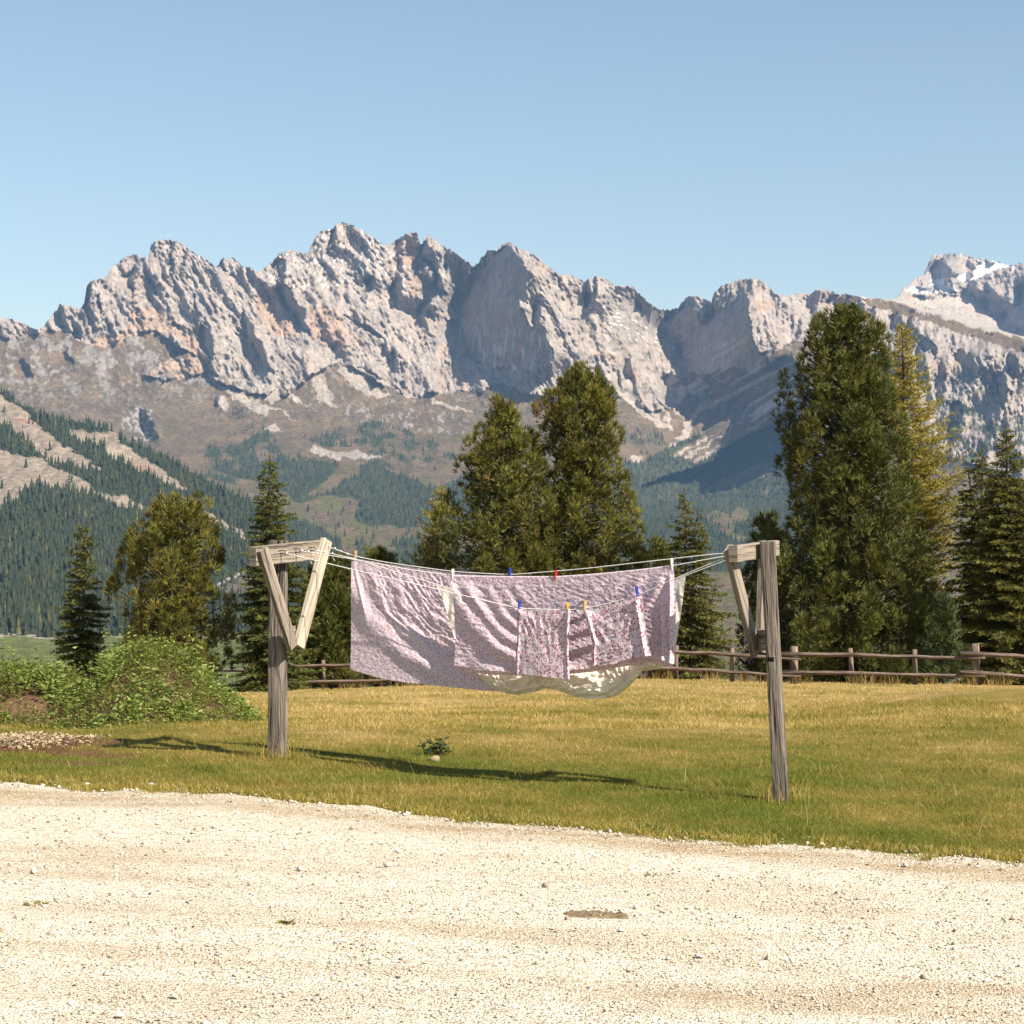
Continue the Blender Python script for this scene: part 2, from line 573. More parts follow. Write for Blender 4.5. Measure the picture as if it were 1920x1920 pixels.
# faces of the range that turn away from the sun
SHADE = [c3([(350, 200), (420, 170), (500, 110), (540, 130), (570, 190), (620, 210), (640, 290), (690, 330), (640, 400), (650, 520), (590, 500), (620, 600), (640, 700), (690, 715), (700, 560), (735, 530),
             (740, 680), (780, 740), (820, 830), (835, 930), (800, 980), (740, 1040), (715, 1020), (570, 1030), (540, 1000), (430, 995), (330, 970), (240, 930), (200, 850), (130, 760), (150, 650), (110, 570),
             (160, 470), (200, 380), (230, 330), (220, 290), (300, 300), (340, 250)]),
 c4([(475, 400), (600, 380), (650, 320), (720, 380), (740, 480), (760, 515), (880, 460), (890, 330), (920, 400), (1000, 380), (1060, 360), (1130, 300), (1190, 280), (1205, 320), (1210, 420), (1230, 520),
     (1260, 640), (1290, 740), (1330, 800), (1400, 750), (1480, 680), (1440, 740), (1400, 850), (1340, 940), (1290, 1000), (1400, 930), (1500, 850), (1600, 760), (1620, 800), (1760, 950), (1790, 1130),
     (1640, 1180), (1500, 1280), (1440, 1310), (1380, 1340), (1250, 1400), (1150, 1380), (1270, 1300), (1210, 1280), (1190, 1230), (1000, 1370), (1060, 1270), (1120, 1190), (960, 1230), (870, 1210),
     (830, 1130), (740, 1110), (900, 1040), (1050, 990), (900, 1000), (700, 1050), (500, 1090), (430, 1050), (420, 1000), (500, 960), (560, 990), (640, 1000), (740, 940), (640, 960), (620, 910), (690, 940),
     (640, 830), (590, 750), (540, 690), (460, 680), (390, 560), (390, 500), (470, 450)]),
 c8([(170, 440), (300, 380), (460, 335), (560, 300), (620, 235), (750, 160), (850, 120), (1000, 60), (1150, 40), (1150, 250), (930, 340), (800, 410), (700, 455), (520, 480), (300, 490)]),
 c2([(255, 545), (310, 510), (340, 520), (380, 600), (460, 700), (490, 860), (440, 830), (400, 750), (310, 640)]),
 c2([(890, 500), (920, 465), (965, 450), (985, 520), (930, 560)]),
 c2([(1310, 240), (1350, 180), (1340, 290), (1440, 340), (1430, 430), (1460, 530), (1480, 585), (1440, 580), (1400, 500), (1390, 400), (1310, 310)]),
 c2([(265, 340), (300, 325), (335, 350), (335, 400), (300, 465), (255, 460)]),
 c2([(655, 130), (700, 110), (695, 190), (645, 225)]),
 c2([(1105, 240), (1160, 175), (1185, 200), (1150, 275), (1100, 270)]),
 c2([(1125, 340), (1170, 315), (1165, 425), (1125, 400)]),
 c2([(1080, 550), (1130, 475), (1170, 520), (1150, 600), (1180, 650), (1095, 575)]),
 c2([(-5, 740), (25, 690), (70, 800), (130, 900), (200, 1050), (210, 1140), (125, 1000), (50, 870)]),
 c2([(665, 990), (690, 925), (745, 950), (720, 1005)]),
 c2([(1160, 1245), (1190, 1200), (1200, 1275)]),
 c2([(1085, 1000), (1110, 990), (1140, 1080), (1125, 1090)]),
 c2([(1010, 930), (1040, 940), (1050, 1000), (1035, 990)]),
 c2([(1270, 320), (1290, 310), (1295, 400), (1280, 410)]),
 c2([(1480, 350), (1500, 330), (1490, 420), (1475, 440)]),
 c2([(1300, 640), (1380, 620), (1360, 720), (1290, 730)]),
 c1([(408, 580), (440, 565), (485, 650), (520, 745), (490, 745), (440, 625)]),
 c1([(580, 570), (630, 510), (615, 395), (642, 400), (655, 595)]),
 c1([(915, 335), (980, 245), (1005, 290), (945, 350), (970, 475), (915, 390)]),
 c1([(1225, 85), (1250, 85), (1250, 250), (1228, 245)]),
 c1([(1305, 200), (1345, 150), (1320, 250), (1305, 260)]),
 c1([(1445, 675), (1480, 685), (1525, 780), (1535, 900), (1510, 925), (1455, 850)]),
 c1([(1570, 275), (1605, 195), (1612, 280), (1655, 305)]),
 c1([(1645, 210), (1685, 290), (1655, 295)]),
 c1([(1725, 645), (1755, 585), (1795, 680), (1855, 830), (1925, 980), (1910, 1015), (1835, 865), (1755, 695)]),
 c1([(145, 970), (175, 920), (245, 1055), (200, 1030)]),
 c1([(1238, 645), (1335, 715), (1320, 745), (1255, 695)]),
 c1([(460, 880), (490, 870), (530, 955)]),
 c1([(1000, 1290), (1060, 1290), (1135, 1480), (1060, 1525), (1015, 1400)]),
 c1([(1550, 1275), (1570, 1190), (1580, 1275)]),
 c1([(1478, 960), (1512, 935), (1545, 1065), (1500, 1015)]),
 c1([(1390, 500), (1415, 460), (1420, 560), (1440, 590), (1400, 560)]),
 c1([(700, 500), (720, 480), (725, 590), (760, 620), (715, 600)]),
 c5([(720, 740), (760, 700), (880, 840), (880, 780), (940, 850), (1100, 980), (1150, 1010), (1110, 1080), (1000, 1030), (930, 920), (830, 850), (740, 800)]),
 c5([(1280, 1090), (1340, 1030), (1480, 1040), (1500, 1240), (1480, 1290), (1380, 1210)]),
 c5([(1760, 1090), (1870, 1100), (1860, 1260), (1780, 1250)]),
 c5([(1640, 1270), (1720, 1240), (1780, 1400), (1700, 1460)]),
 c5([(1060, 340), (1200, 220), (1270, 330), (1210, 385), (1060, 360)]),
 c5([(1330, 520), (1400, 500), (1650, 510), (1720, 600), (1880, 610), (1860, 500), (1920, 440), (2100, 440), (2100, 870), (1920, 870), (1700, 810), (1760, 720), (1610, 700), (1560, 610)]),
 c5([(130, 600), (200, 540), (290, 580), (470, 620), (460, 700), (300, 680)]),
 c5([(1250, 1520), (1340, 1490), (1400, 1650), (1300, 1700)]),
 c3([(1070, 460), (1150, 440), (1140, 520), (1090, 570), (1070, 560)]),
 c3([(1430, 530), (1470, 480), (1560, 580), (1450, 560)]),
 c3([(1100, 1000), (1160, 970), (1190, 1010), (1130, 1020)]),
 c3([(1295, 1000), (1320, 1000), (1330, 1150), (1300, 1100)]),
 c3([(1335, 970), (1395, 930), (1405, 1010), (1350, 1050)]),
]

def smooth_interp(x, xs, ys):
    return np.interp(x, xs, ys)

def dct_poisson(div, lam):
    """solve lap(d) - lam*d = div with mirrored borders"""
    h, w = div.shape
    e = np.zeros((2 * h, 2 * w))
    e[:h, :w] = div
    e[h:, :w] = div[::-1]
    e[:, w:] = e[:, :w][:, ::-1]
    f = np.fft.rfft2(e)
    ky = 2 - 2 * np.cos(2 * np.pi * np.fft.fftfreq(2 * h))
    kx = 2 - 2 * np.cos(2 * np.pi * np.fft.rfftfreq(2 * w))
    d = np.fft.irfft2(f / -(ky[:, None] + kx[None, :] + lam), s=e.shape)
    return d[:h, :w]

def base_r(x, y):
    r = np.interp(y, [380, 480, 560, 640, 720, 760, 800, 850, 920, 1000, 1100, 1200, 1310, 1400],
                     [7330, 7180, 7030, 6880, 6700, 6560, 6330, 5950, 5300, 4500, 3600, 2700, 1700, 1100])
    # steep wall of the side valley under the right-hand towers
    stp = np.interp(y, [700, 760, 850, 900, 938, 965], [6700, 6600, 6500, 6400, 6280, 4950])
    ww = sstep(1090, 1300, x) * sstep(1660, 1500, x) * sstep(700, 830, y) * sstep(985, 935, y)
    r = r * (1 - ww) + stp * ww
    # recess added under the scree spur so its lip casts shade there
    r = r + 170 * inpoly(x + 3 * perlin(x / 6, y / 6, 611), y + 3 * perlin(x / 6, y / 6, 612), SHADE[2])
    # the far summit on the right stands behind the brown ridge
    ridge = np.interp(x, [1560, 1585, 1670, 1700, 1740, 1810, 1920, 2100], [548, 551, 562, 570, 585, 607, 636, 690])
    far = sstep(1640, 1720, x) * sstep(4, -6, y - ridge)
    r = r + far * (2300 + 3.0 * (ridge - y))
    # the basins between the towers run deeper into the range
    r = r + 500 * np.exp(-((x - 1275) / 60.0) ** 2) * sstep(760, 560, y)
    r = r - 500 * sstep(1480, 1760, x) * sstep(560, 700, y) * sstep(1000, 800, y)
    return r

ST = 2.5
gx = np.arange(-170, 2095, ST)
gy = np.arange(400, 1320, ST)
GX, GY = np.meshgrid(gx, gy)
wx = GX + 5 * fbm(GX / 22, GY / 22, 3, 3)
wy = GY + 5 * fbm(GX / 22, GY / 22, 3, 9)
sh = np.zeros(GX.shape)
for p in SHADE[:2] + SHADE[3:]:
    sh = np.maximum(sh, inpoly(wx, wy, p))
rg = base_r(GX, GY)
big = inpoly(GX, GY, SHADE[0]) | inpoly(GX, GY, SHADE[1]) | inpoly(GX, GY, SHADE[2])
P = np.where(sh > 0, np.where(big, -3.4, -6.0), 0.28)
Q = np.where(sh > 0, -0.8, 0.0)

P = np.where((sh > 0) & inpoly(GX, GY, SHADE[1]), -2.4, P)
# right-hand cliff: mostly turned from the sun
rc = sstep(1560, 1640, GX) * sstep(0, 25, GY - np.interp(GX, [1560, 1680, 1760, 1835, 1920, 2100], [560, 582, 607, 632, 660, 710])) * sstep(900, 820, GY)
P = P - 2.3 * rc * (sh == 0)
LS = (SUN_H[0] * math.cos(SUN_EL), -SUN_H[1] * math.cos(SUN_EL), math.sin(SUN_EL))
def solve_depth(P, Q):
    fx = P * rg / FPX * ST
    fy = -Q * rg / FPX * ST
    div = np.zeros_like(fx)
    div[:, 1:] += fx[:, 1:] - fx[:, :-1]
    div[1:, :] += fy[1:, :] - fy[:-1, :]
    return dct_poisson(div, (ST / 420.0) ** 2)
def facing(r):
    """cosine-like term: below zero the slope turns away from the sun"""
    k = r / FPX * ST
    p = np.gradient(r, axis=1) / k
    q = -np.gradient(r, axis=0) / k
    return (LS[0] * p + LS[1] + LS[2] * np.clip(q, -3, 3)) / np.sqrt(1 + p * p + q * q)
# steepen or ease the walls until the traced faces turn from the sun and the others towards it
for _it in range(16):
    DEPTH = solve_depth(P, Q)
    nl = facing(rg + DEPTH)
    P = np.where(sh > 0, np.clip(P - 2.2 * np.clip(nl + 0.22, 0, 1), -12, 2), np.clip(P + 1.6 * np.clip(0.42 - 0.5 * rc - nl, 0, 1), -3, 3.0))
    Q = np.where(sh > 0, np.clip(Q - 0.5 * np.clip(nl + 0.22, 0, 1), -2.2, 1), Q)

def shade_at(x, y):
    i = np.clip(((y - gy[0]) / ST).round().astype(int), 0, len(gy) - 1)
    j = np.clip(((x - gx[0]) / ST).round().astype(int), 0, len(gx) - 1)
    return sh[i, j]

def depth_at(x, y):
    fxx = np.clip((x - gx[0]) / ST, 0, len(gx) - 1.001)
    fyy = np.clip((y - gy[0]) / ST, 0, len(gy) - 1.001)
    i = fyy.astype(int)
    j = fxx.astype(int)
    a = fyy - i
    b = fxx - j
    return (DEPTH[i, j] * (1 - a) * (1 - b) + DEPTH[i, j + 1] * (1 - a) * b + DEPTH[i + 1, j] * a * (1 - b) + DEPTH[i + 1, j + 1] * a * b)

# ---- masks
ROCK = [[(-300, 560), (-300, 640), (0, 640), (60, 628), (100, 618), (135, 628), (160, 645), (215, 648), (235, 637), (265, 622), (300, 625), (345, 655), (375, 668), (300, 680), (265, 705), (300, 712), (385, 700),
         (430, 725), (460, 735), (520, 745), (545, 735), (580, 705), (610, 690), (640, 680), (680, 700), (740, 735), (775, 745), (815, 738), (865, 732), (905, 735), (930, 715), (960, 728), (1010, 745),
         (1060, 745), (1090, 735), (1120, 705), (1150, 735), (1190, 762), (1230, 772), (1265, 765), (1290, 740), (1260, 720), (1290, 700), (1330, 700), (1380, 690), (1420, 700), (1440, 660), (1490, 640),
         (1560, 640), (1620, 800), (1760, 850), (1920, 900), (2200, 900), (2200, 380), (-300, 380)]]
SNOW = [c5([(1290, 380), (1390, 330), (1450, 370), (1530, 260), (1640, 240), (1810, 280), (1700, 310), (1560, 370), (1440, 420), (1330, 410)]),
        c5([(840, 520), (900, 470), (1000, 470), (1180, 540), (1050, 545), (940, 520)]),
        c5([(1100, 390), (1180, 400), (1210, 430), (1330, 520), (1200, 520), (1080, 430)]),
        c5([(410, 550), (520, 560), (450, 580)]), c5([(460, 595), (510, 610), (480, 615)]), c5([(1480, 210), (1700, 250), (1560, 250)])]
SCREE = [c2([(545, 1145), (580, 1120), (680, 1330), (690, 1400), (560, 1360), (520, 1230)]), c2([(690, 1090), (800, 1130), (1070, 1320), (960, 1320), (760, 1210)]),
         c2([(180, 1340), (280, 1240), (290, 1320), (240, 1370)]), c2([(0, 1290), (120, 1350), (430, 1490), (300, 1450), (0, 1320)]),
         c2([(1340, 1310), (1500, 1370), (1680, 1420), (1560, 1420), (1370, 1360)]), c2([(760, 740), (860, 780), (1050, 900), (960, 880), (800, 780)]),
         c2([(1680, 1060), (1840, 1120), (1800, 1160), (1830, 1240), (1760, 1200)]), c2([(1480, 800), (1560, 760), (1550, 860)]),
         c2([(820, 1090), (950, 1140), (1200, 1300), (1050, 1230)]), c2([(260, 1230), (400, 1310), (500, 1400), (380, 1340)]),
         c1([(1480, 1050), (1600, 1120), (1760, 1210), (1920, 1270), (1920, 1350), (1740, 1250), (1620, 1160)]), c1([(1570, 1220), (1600, 1180), (1650, 1270), (1620, 1300), (1570, 1290)]),
         c4([(430, 1090), (560, 1090), (740, 1040), (1050, 985), (940, 1030), (780, 1110), (840, 1140), (880, 1190), (950, 1220), (1180, 1105), (1150, 1140), (1000, 1210), (820, 1300), (720, 1380), (690, 1470), (700, 1550), (550, 1550), (620, 1500),
             (640, 1400), (740, 1310), (780, 1190), (700, 1130)]),
         c4([(40, 1080), (120, 1180), (260, 1290), (400, 1380), (520, 1420), (550, 1480), (460, 1470), (330, 1400), (200, 1280), (90, 1180)]),
         c4([(350, 1230), (400, 1330), (450, 1400), (420, 1410), (360, 1320)]), c4([(380, 1180), (450, 1260), (490, 1330), (520, 1420), (480, 1400), (440, 1290)]), c4([(440, 1150), (540, 1250), (640, 1370), (600, 1350), (480, 1220)]),
         c4([(480, 1710), (620, 1650), (900, 1500), (940, 1490), (700, 1640), (560, 1710)]), c4([(570, 1730), (800, 1620), (960, 1500), (1080, 1430), (1220, 1240), (1210, 1300), (1150, 1380), (1000, 1500), (880, 1590), (740, 1690), (640, 1740)]),
         c4([(720, 1770), (850, 1660), (1000, 1590), (1200, 1490), (1440, 1310), (1640, 1200), (1600, 1240), (1400, 1360), (1200, 1500), (1060, 1560), (900, 1700), (760, 1800)]),
         c4([(495, 1610), (540, 1590), (590, 1600), (540, 1620)]), c4([(140, 1730), (200, 1690), (270, 1710), (240, 1760), (180, 1770)]),
         c7([(440, 220), (480, 215), (540, 240), (640, 232), (740, 250), (700, 262), (560, 262), (480, 255)]), c7([(240, 140), (300, 125), (330, 150), (280, 150)]),
         c5([(740, 590), (840, 530), (1000, 560), (1300, 540), (1500, 580), (1570, 640), (1620, 720), (1760, 720), (1700, 810), (1920, 880), (1920, 930), (1700, 900), (1400, 800), (1100, 700), (900, 650)])]
BROWN = [c5([(220, 545), (400, 545), (700, 590), (900, 660), (1150, 740), (1500, 850), (1920, 940), (1920, 1055), (1600, 970), (1300, 870), (1000, 760), (720, 700), (540, 630), (330, 590)])]
ORANGE = [c1([(620, 830), (700, 770), (860, 760), (940, 680), (960, 600), (1080, 560), (1240, 640), (1340, 760), (1450, 740), (1450, 950), (1480, 1040), (1320, 1080), (1180, 1050), (1040, 1080), (1180, 930), (1380, 870), (1280, 770), (1120, 740), (960, 760), (860, 820), (700, 840)]),
          c2([(120, 640), (200, 520), (300, 620), (400, 800), (420, 880), (260, 890), (130, 760)]), c2([(500, 680), (720, 700), (760, 960), (640, 950), (500, 880)]),
          c2([(860, 850), (890, 900), (890, 980), (860, 980)]), c2([(1160, 160), (1290, 150), (1300, 320), (1220, 390), (1140, 330)]), c2([(1230, 440), (1290, 440), (1300, 560), (1230, 600)]),
          c2([(1540, 1060), (1620, 1080), (1640, 1280), (1590, 1260)]), c2([(1450, 960), (1490, 920), (1490, 1060), (1440, 1070)]), c3([(550, 820), (640, 760), (640, 900), (560, 920)]),
          c3([(190, 620), (280, 600), (290, 700), (220, 670)]), c3([(1150, 870), (1250, 900), (1220, 960), (1130, 930)]), c4([(900, 480), (960, 560), (980, 720), (1080, 740), (1100, 620), (1240, 640), (1230, 760), (1000, 740), (940, 650)]),
          c4([(1250, 330), (1440, 300), (1440, 380), (1300, 420)]), c4([(180, 900), (240, 960), (200, 1100), (150, 1050)]), c5([(1520, 1230), (1580, 1230), (1570, 1320), (1520, 1310)])]
FOREST = [  # polygon, density
    (c7([(0, 330), (120, 310), (230, 300), (330, 270), (480, 270), (560, 290), (500, 360), (440, 400), (420, 420), (530, 400), (570, 350), (640, 330), (640, 290), (740, 265), (820, 330), (960, 380), (1090, 330), (1300, 330), (1300, 560), (860, 545), (720, 550), (620, 520), (640, 440), (610, 420), (420, 440), (330, 480), (200, 400), (130, 370)]), 0.95),
    (c7([(20, 210), (140, 185), (220, 160), (280, 190), (340, 250), (460, 255), (430, 300), (200, 320), (0, 320), (0, 300)]), 0.85),
    (c7([(400, 170), (520, 160), (620, 120), (720, 110), (820, 140), (960, 200), (1060, 270), (1060, 300), (900, 290), (760, 260), (600, 215), (480, 210)]), 0.7),
    (c7([(630, 600), (670, 570), (700, 590), (690, 640), (630, 645)]), 0.9), (c7([(740, 640), (800, 580), (840, 550), (900, 570), (880, 660)]), 0.9),
    (c7([(-50, 480), (330, 490), (470, 540), (560, 600), (600, 680), (500, 700), (-50, 800)]), 0.95),
    (c7([(340, 450), (400, 450), (420, 480), (360, 490)]), 0.9), (c7([(640, 655), (1000, 660), (1300, 640), (1300, 900), (500, 900), (560, 700)]), 0.95),
    (c8([(-200, 100), (100, 110), (300, 160), (330, 210), (200, 280), (-200, 300)]), 0.4),
    (c8([(-200, 300), (100, 300), (180, 310), (300, 250), (420, 190), (560, 130), (600, 110), (470, 190), (330, 270), (440, 290), (460, 330), (620, 235), (750, 160), (920, 85), (1100, 40), (1100, 240), (930, 260), (780, 330), (560, 430), (460, 480), (800, 410), (930, 340), (1200, 330), (1200, 900), (-200, 900)]), 0.95),
    (c1([(1560, 1240), (1640, 1230), (1830, 1370), (1660, 1370), (1560, 1290)]), 0.35), (c1([(1560, 1536), (1750, 1440), (1920, 1400), (1990, 1536)]), 0.5),
    (c1([(640, 1536), (700, 1440), (1000, 1520), (1130, 1480), (1150, 1536)]), 0.25),
    (c5([(1180, 1500), (1300, 1480), (1500, 1600), (1920, 1700), (2200, 1700), (2200, 2100), (1000, 2100)]), 0.55),
]
CLEAR = [c7([(0, 320), (60, 312), (130, 340), (150, 400), (220, 430), (330, 480), (420, 500), (480, 540), (560, 590), (600, 640), (640, 600), (700, 560), (740, 550), (850, 560), (760, 530), (650, 540), (610, 480), (620, 430), (500, 410), (420, 445), (380, 440), (340, 400), (200, 350)]),
         c7([(740, 290), (820, 320), (800, 330), (745, 310)]), c7([(880, 345), (950, 380), (920, 380)]), c7([(850, 270), (1000, 285), (1060, 310), (940, 310)]),
         c8([(530, 590), (580, 565), (660, 590), (700, 545), (760, 570), (760, 620), (690, 630), (670, 690), (760, 710), (720, 740), (640, 700), (600, 690), (610, 640), (540, 630)]), c8([(820, 470), (870, 460), (860, 495), (830, 490)])]

def polymask(x, y, polys):
    m = np.zeros(x.shape, bool)
    for p in polys:
        m |= inpoly(x, y, p)
    return m

def forest_density(x, y):
    d = np.zeros(x.shape)
    for p, v in FOREST:
        d = np.maximum(d, v * inpoly(x, y, p))
    d = np.where(polymask(x, y, CLEAR), 0.06, d)
    n = fbm(x / 40, y / 22, 3, 77)
    return np.clip(d * (d > 0.9) + (d <= 0.9) * d * sstep(-0.5, 0.5, n) * 1.5, 0, 1)

def range_r(x, y, detail=True):
    r = base_r(x, y) + depth_at(x, y)
    if not detail:
        return r
    wx_ = x + 5 * fbm(x / 25, y / 25, 3, 21)
    wy_ = y + 5 * fbm(x / 25, y / 25, 3, 22)
    rock = polymask(wx_, wy_, ROCK).astype(float)
    soft = polymask(wx_, wy_, SCREE) | polymask(wx_, wy_, BROWN) | polymask(wx_, wy_, SNOW)
    slab = np.exp(-((x - 1170) / 90.0) ** 2 - ((y - 620) / 60.0) ** 2)
    basin = inpoly(x, y, SHADE[1]) * sstep(640, 700, y)
    A = rock * np.where(soft, 0.22, 1.0) * (1 - 0.55 * slab) * (1 - 0.7 * basin)
    A = A * (1 - 0.55 * np.clip(shade_at(x, y), 0, 1))
    A = np.maximum(A, 0.20)
    A = A * (1 + 0.35 * sstep(1560, 1650, x) * rock)
    lean = np.interp(x, [0, 300, 700, 850, 1000, 1300, 1600, 2000], [0.25, 0.45, 0.5, 0.2, 0.45, 0.1, 0.0, 0.0])
    u = x - lean * (y - 600)
    d = 0.0
    for k, (lam, amp) in enumerate([(110, 60), (56, 46), (30, 30), (16, 17), (8.5, 10.0), (4.6, 7.0), (3.0, 4.4)]):
        asp = (2.4, 3.0, 3.4, 3.2, 2.6, 2.0, 1.5)[k]
        wu = u + 0.35 * lam * perlin(x / lam, y / lam, 300 + k)
        n = perlin(wu / lam, y / (lam * asp), 40 + k)
        if k < 5:
            d = d + amp * (1.0 - 2.6 * np.abs(n)) * np.clip(0.62 + 0.75 * perlin(x / 60, y / 80, 70 + k), 0.08, 1.3)
        else:
            d = d + amp * 1.6 * n
    strat = perlin(x / 160, (y + 0.25 * x) / 9.0, 91) * 5.0
    return r - A * (d + strat)

def range_color(x, y):
    wx_ = x + 6 * fbm(x / 20, y / 20, 4, 121)
    wy_ = y + 6 * fbm(x / 20, y / 20, 4, 122)
    n1 = fbm(x / 30, y / 30, 4, 130)
    n2 = fbm(x / 9, y / 9, 3, 131)
    n3 = fbm(x / 60, y / 25, 3, 133)
    def lerp(c, d, t):
        return c + (np.asarray(d) - c) * np.clip(t, 0, 1)[..., None]
    meadow = np.empty(x.shape + (3,))
    meadow[:] = (0.125, 0.092, 0.060)
    meadow = lerp(meadow, (0.165, 0.118, 0.072), sstep(-0.3, 0.5, n3))
    meadow = lerp(meadow, (0.10, 0.085, 0.042), sstep(0.1, 0.7, n1) * 0.7)
    low = sstep(850, 960, y)
    meadow = lerp(meadow, (0.125, 0.12, 0.045), low * sstep(-0.4, 0.5, n1))
    # rubble showing through the grass under the walls
    rub = sstep(0.12, 0.5, n2 + 0.5 * n1 - 0.1) * sstep(830, 720, y)
    meadow = lerp(meadow, (0.27, 0.23, 0.20), rub * 0.6)
    rockc = np.empty(x.shape + (3,))
    rockc[:] = (0.345, 0.288, 0.250)
    rockc = lerp(rockc, (0.285, 0.24, 0.212), sstep(0.0, 0.6, n1))
    streak = perlin(x / 7.0, y / 60.0, 140)
    rockc = lerp(rockc, (0.40, 0.335, 0.285), sstep(0.05, 0.5, streak) * 0.7)
    org = polymask(wx_, wy_, ORANGE)
    rockc = lerp(rockc, (0.42, 0.265, 0.17), org * (0.55 + 0.35 * streak))
    rockc = lerp(rockc, (0.345, 0.255, 0.19), sstep(0.25, 0.7, fbm(x / 45, y / 80, 3, 150)) * 0.5)
    rk = polymask(wx_, wy_, ROCK).astype(float)
    ledge = sstep(0.25, 0.55, fbm(x / 26, y / 11, 3, 160) - 0.25 + 0.5 * sstep(620, 720, y)) * sstep(520, 600, y) * (x < 460)
    ledge = np.maximum(ledge, sstep(0.2, 0.5, fbm(x / 30, y / 14, 3, 161) - 0.15) * sstep(1620, 1700, x) * sstep(640, 760, y))
    ledge = np.maximum(ledge, sstep(0.3, 0.6, fbm(x / 20, y / 10, 3, 162)) * (x > 1000) * (x < 1260) * sstep(580, 640, y))
    rockc = lerp(rockc, (0.17, 0.145, 0.10), ledge * 0.8)
    c = lerp(meadow, (0, 0, 0), 0 * x)
    c = c * (1 - rk[..., None]) + rockc * rk[..., None]
    # left lower bands: rock and turf mixed
    mixz = sstep(0.05, 0.35, n1 + 0.4 * n2) * sstep(600, 640, y) * sstep(760, 700, y) * (x < 430) * (1 - rk)
    c = lerp(c, (0.26, 0.225, 0.20), mixz * 0.9)
    c = lerp(c, (0.26, 0.225, 0.20), sstep(0.25, 0.55, n2 + 0.5 * n1) * inpoly(wx_, wy_, c2([(700, 1400), (1100, 1350), (1400, 1400), (1650, 1500), (1600, 1600), (1100, 1560), (750, 1480)])))
    c = lerp(c, (0.30, 0.28, 0.265), sstep(-0.1, 0.3, n2) * inpoly(wx_, wy_, c1([(900, 1310), (1060, 1260), (1130, 1480), (1040, 1536), (860, 1420)])))
    c = lerp(c, (0.155, 0.108, 0.066), polymask(wx_, wy_, BROWN) * 1.0)
    c = lerp(c, (0.40, 0.335, 0.28), polymask(wx_, wy_, SCREE) * (0.78 + 0.3 * streak))
    basin = inpoly(x, y, SHADE[1]) * sstep(620, 660, y)
    fan = perlin((x * 0.53 + y * 0.85) / 9.0, (x * 0.85 - y * 0.53) / 110.0, 170)
    c = lerp(c, (0.62, 0.60, 0.58), basin * sstep(0.12, 0.5, fan) * 0.5)
    basin2 = inpoly(x, y, SHADE[0]) * sstep(600, 640, y)
    c = lerp(c, (0.62, 0.60, 0.58), basin2 * sstep(0.15, 0.5, perlin(x / 7.0, y / 40.0, 171)) * 0.7)
    lshade = inpoly(x, y, SHADE[2]) * sstep(0, 30, y - (880 + (1480 - x) * 0.42) + 40)
    c = lerp(c, (0.42, 0.39, 0.36), lshade * sstep(0.2, 0.5, fan) * 0.35)
    snow = polymask(wx_, wy_, SNOW) | ((perlin((x + 0.4 * y) / 4, y / 11, 180) > 0.50) & (y < 540) & (((x > 560) & (x < 760)) | ((x > 500) & (x < 575)))) | \
        ((perlin(x / 12, (y - 0.3 * x) / 3.0, 181) > 0.45) & inpoly(x, y, c3([(1050, 560), (1200, 560), (1700, 760), (1700, 830), (1300, 780)])))
    c = lerp(c, (0.80, 0.80, 0.80), snow * 0.8)
    f = forest_density(x, y)
    c = lerp(c, (0.05, 0.06, 0.032), sstep(0.25, 0.9, f) * 0.85)
    return np.clip(c, 0.01, 0.9)

def jag(x):
    return 3.2 * perlin(x / 5.0, 0 * x, 5) + 2.0 * perlin(x / 2.3, 0 * x + 4, 6) + 3.0 * (np.abs(perlin(x / 11, 0 * x + 9, 7)) - 0.3)

def relief(name, xs, ytop, ybot, nrow, rfun, cfun, mat, power=1.0):
    v = np.linspace(0, 1, nrow) ** power
    X = np.repeat(xs[None, :], nrow, 0)
    Y0 = ytop(xs)
    kk = np.hanning(41)
    Ys = np.convolve(np.pad(Y0, 20, mode='edge'), kk / kk.sum(), 'valid')
    YY = Ys[None, :] + (ybot - Ys[None, :]) * v[:, None] + (Y0 - Ys)[None, :] * np.exp(-v[:, None] / 0.09)
    R = rfun(X, YY)
    Pt = at(X, YY, R)
    C = cfun(X, YY)
    # the far side of the crest falls away behind
    back = []
    for dr, dz in ((500, 420), (160, 70), (40, 6)):
        b = Pt[0].copy()
        b[:, 1] += dr
        b[:, 2] -= dz
        back.append(b)
    Pt = np.concatenate([np.array(back), Pt], 0)
    C = np.concatenate([np.repeat(C[:1], 3, 0), C], 0)
    h, w = Pt.shape[:2]
    i = np.arange(h * w).reshape(h, w)
    F = np.stack([i[:-1, :-1], i[1:, :-1], i[1:, 1:], i[:-1, 1:]], -1).reshape(-1, 4)
    o = mesh_np(name, Pt.reshape(-1, 3), F, mat, col=C.reshape(-1, 3), smooth=False)
    return o

def crest(xs):
    return smooth_interp(xs, SKX, SKY_) + jag(xs) * np.interp(xs, [0, 80, 1560, 1600, 1680, 1700], [0.5, 1, 1, 0.3, 0.3, 0.9])

o = relief('mountain_range', np.arange(-130, 2051, 2.3), crest, 1310, 390, range_r, range_color, M['mountain'], 1.12)
tag(o, 'pale limestone mountain range with scree fans across the whole horizon', 'mountains', kind='structure')

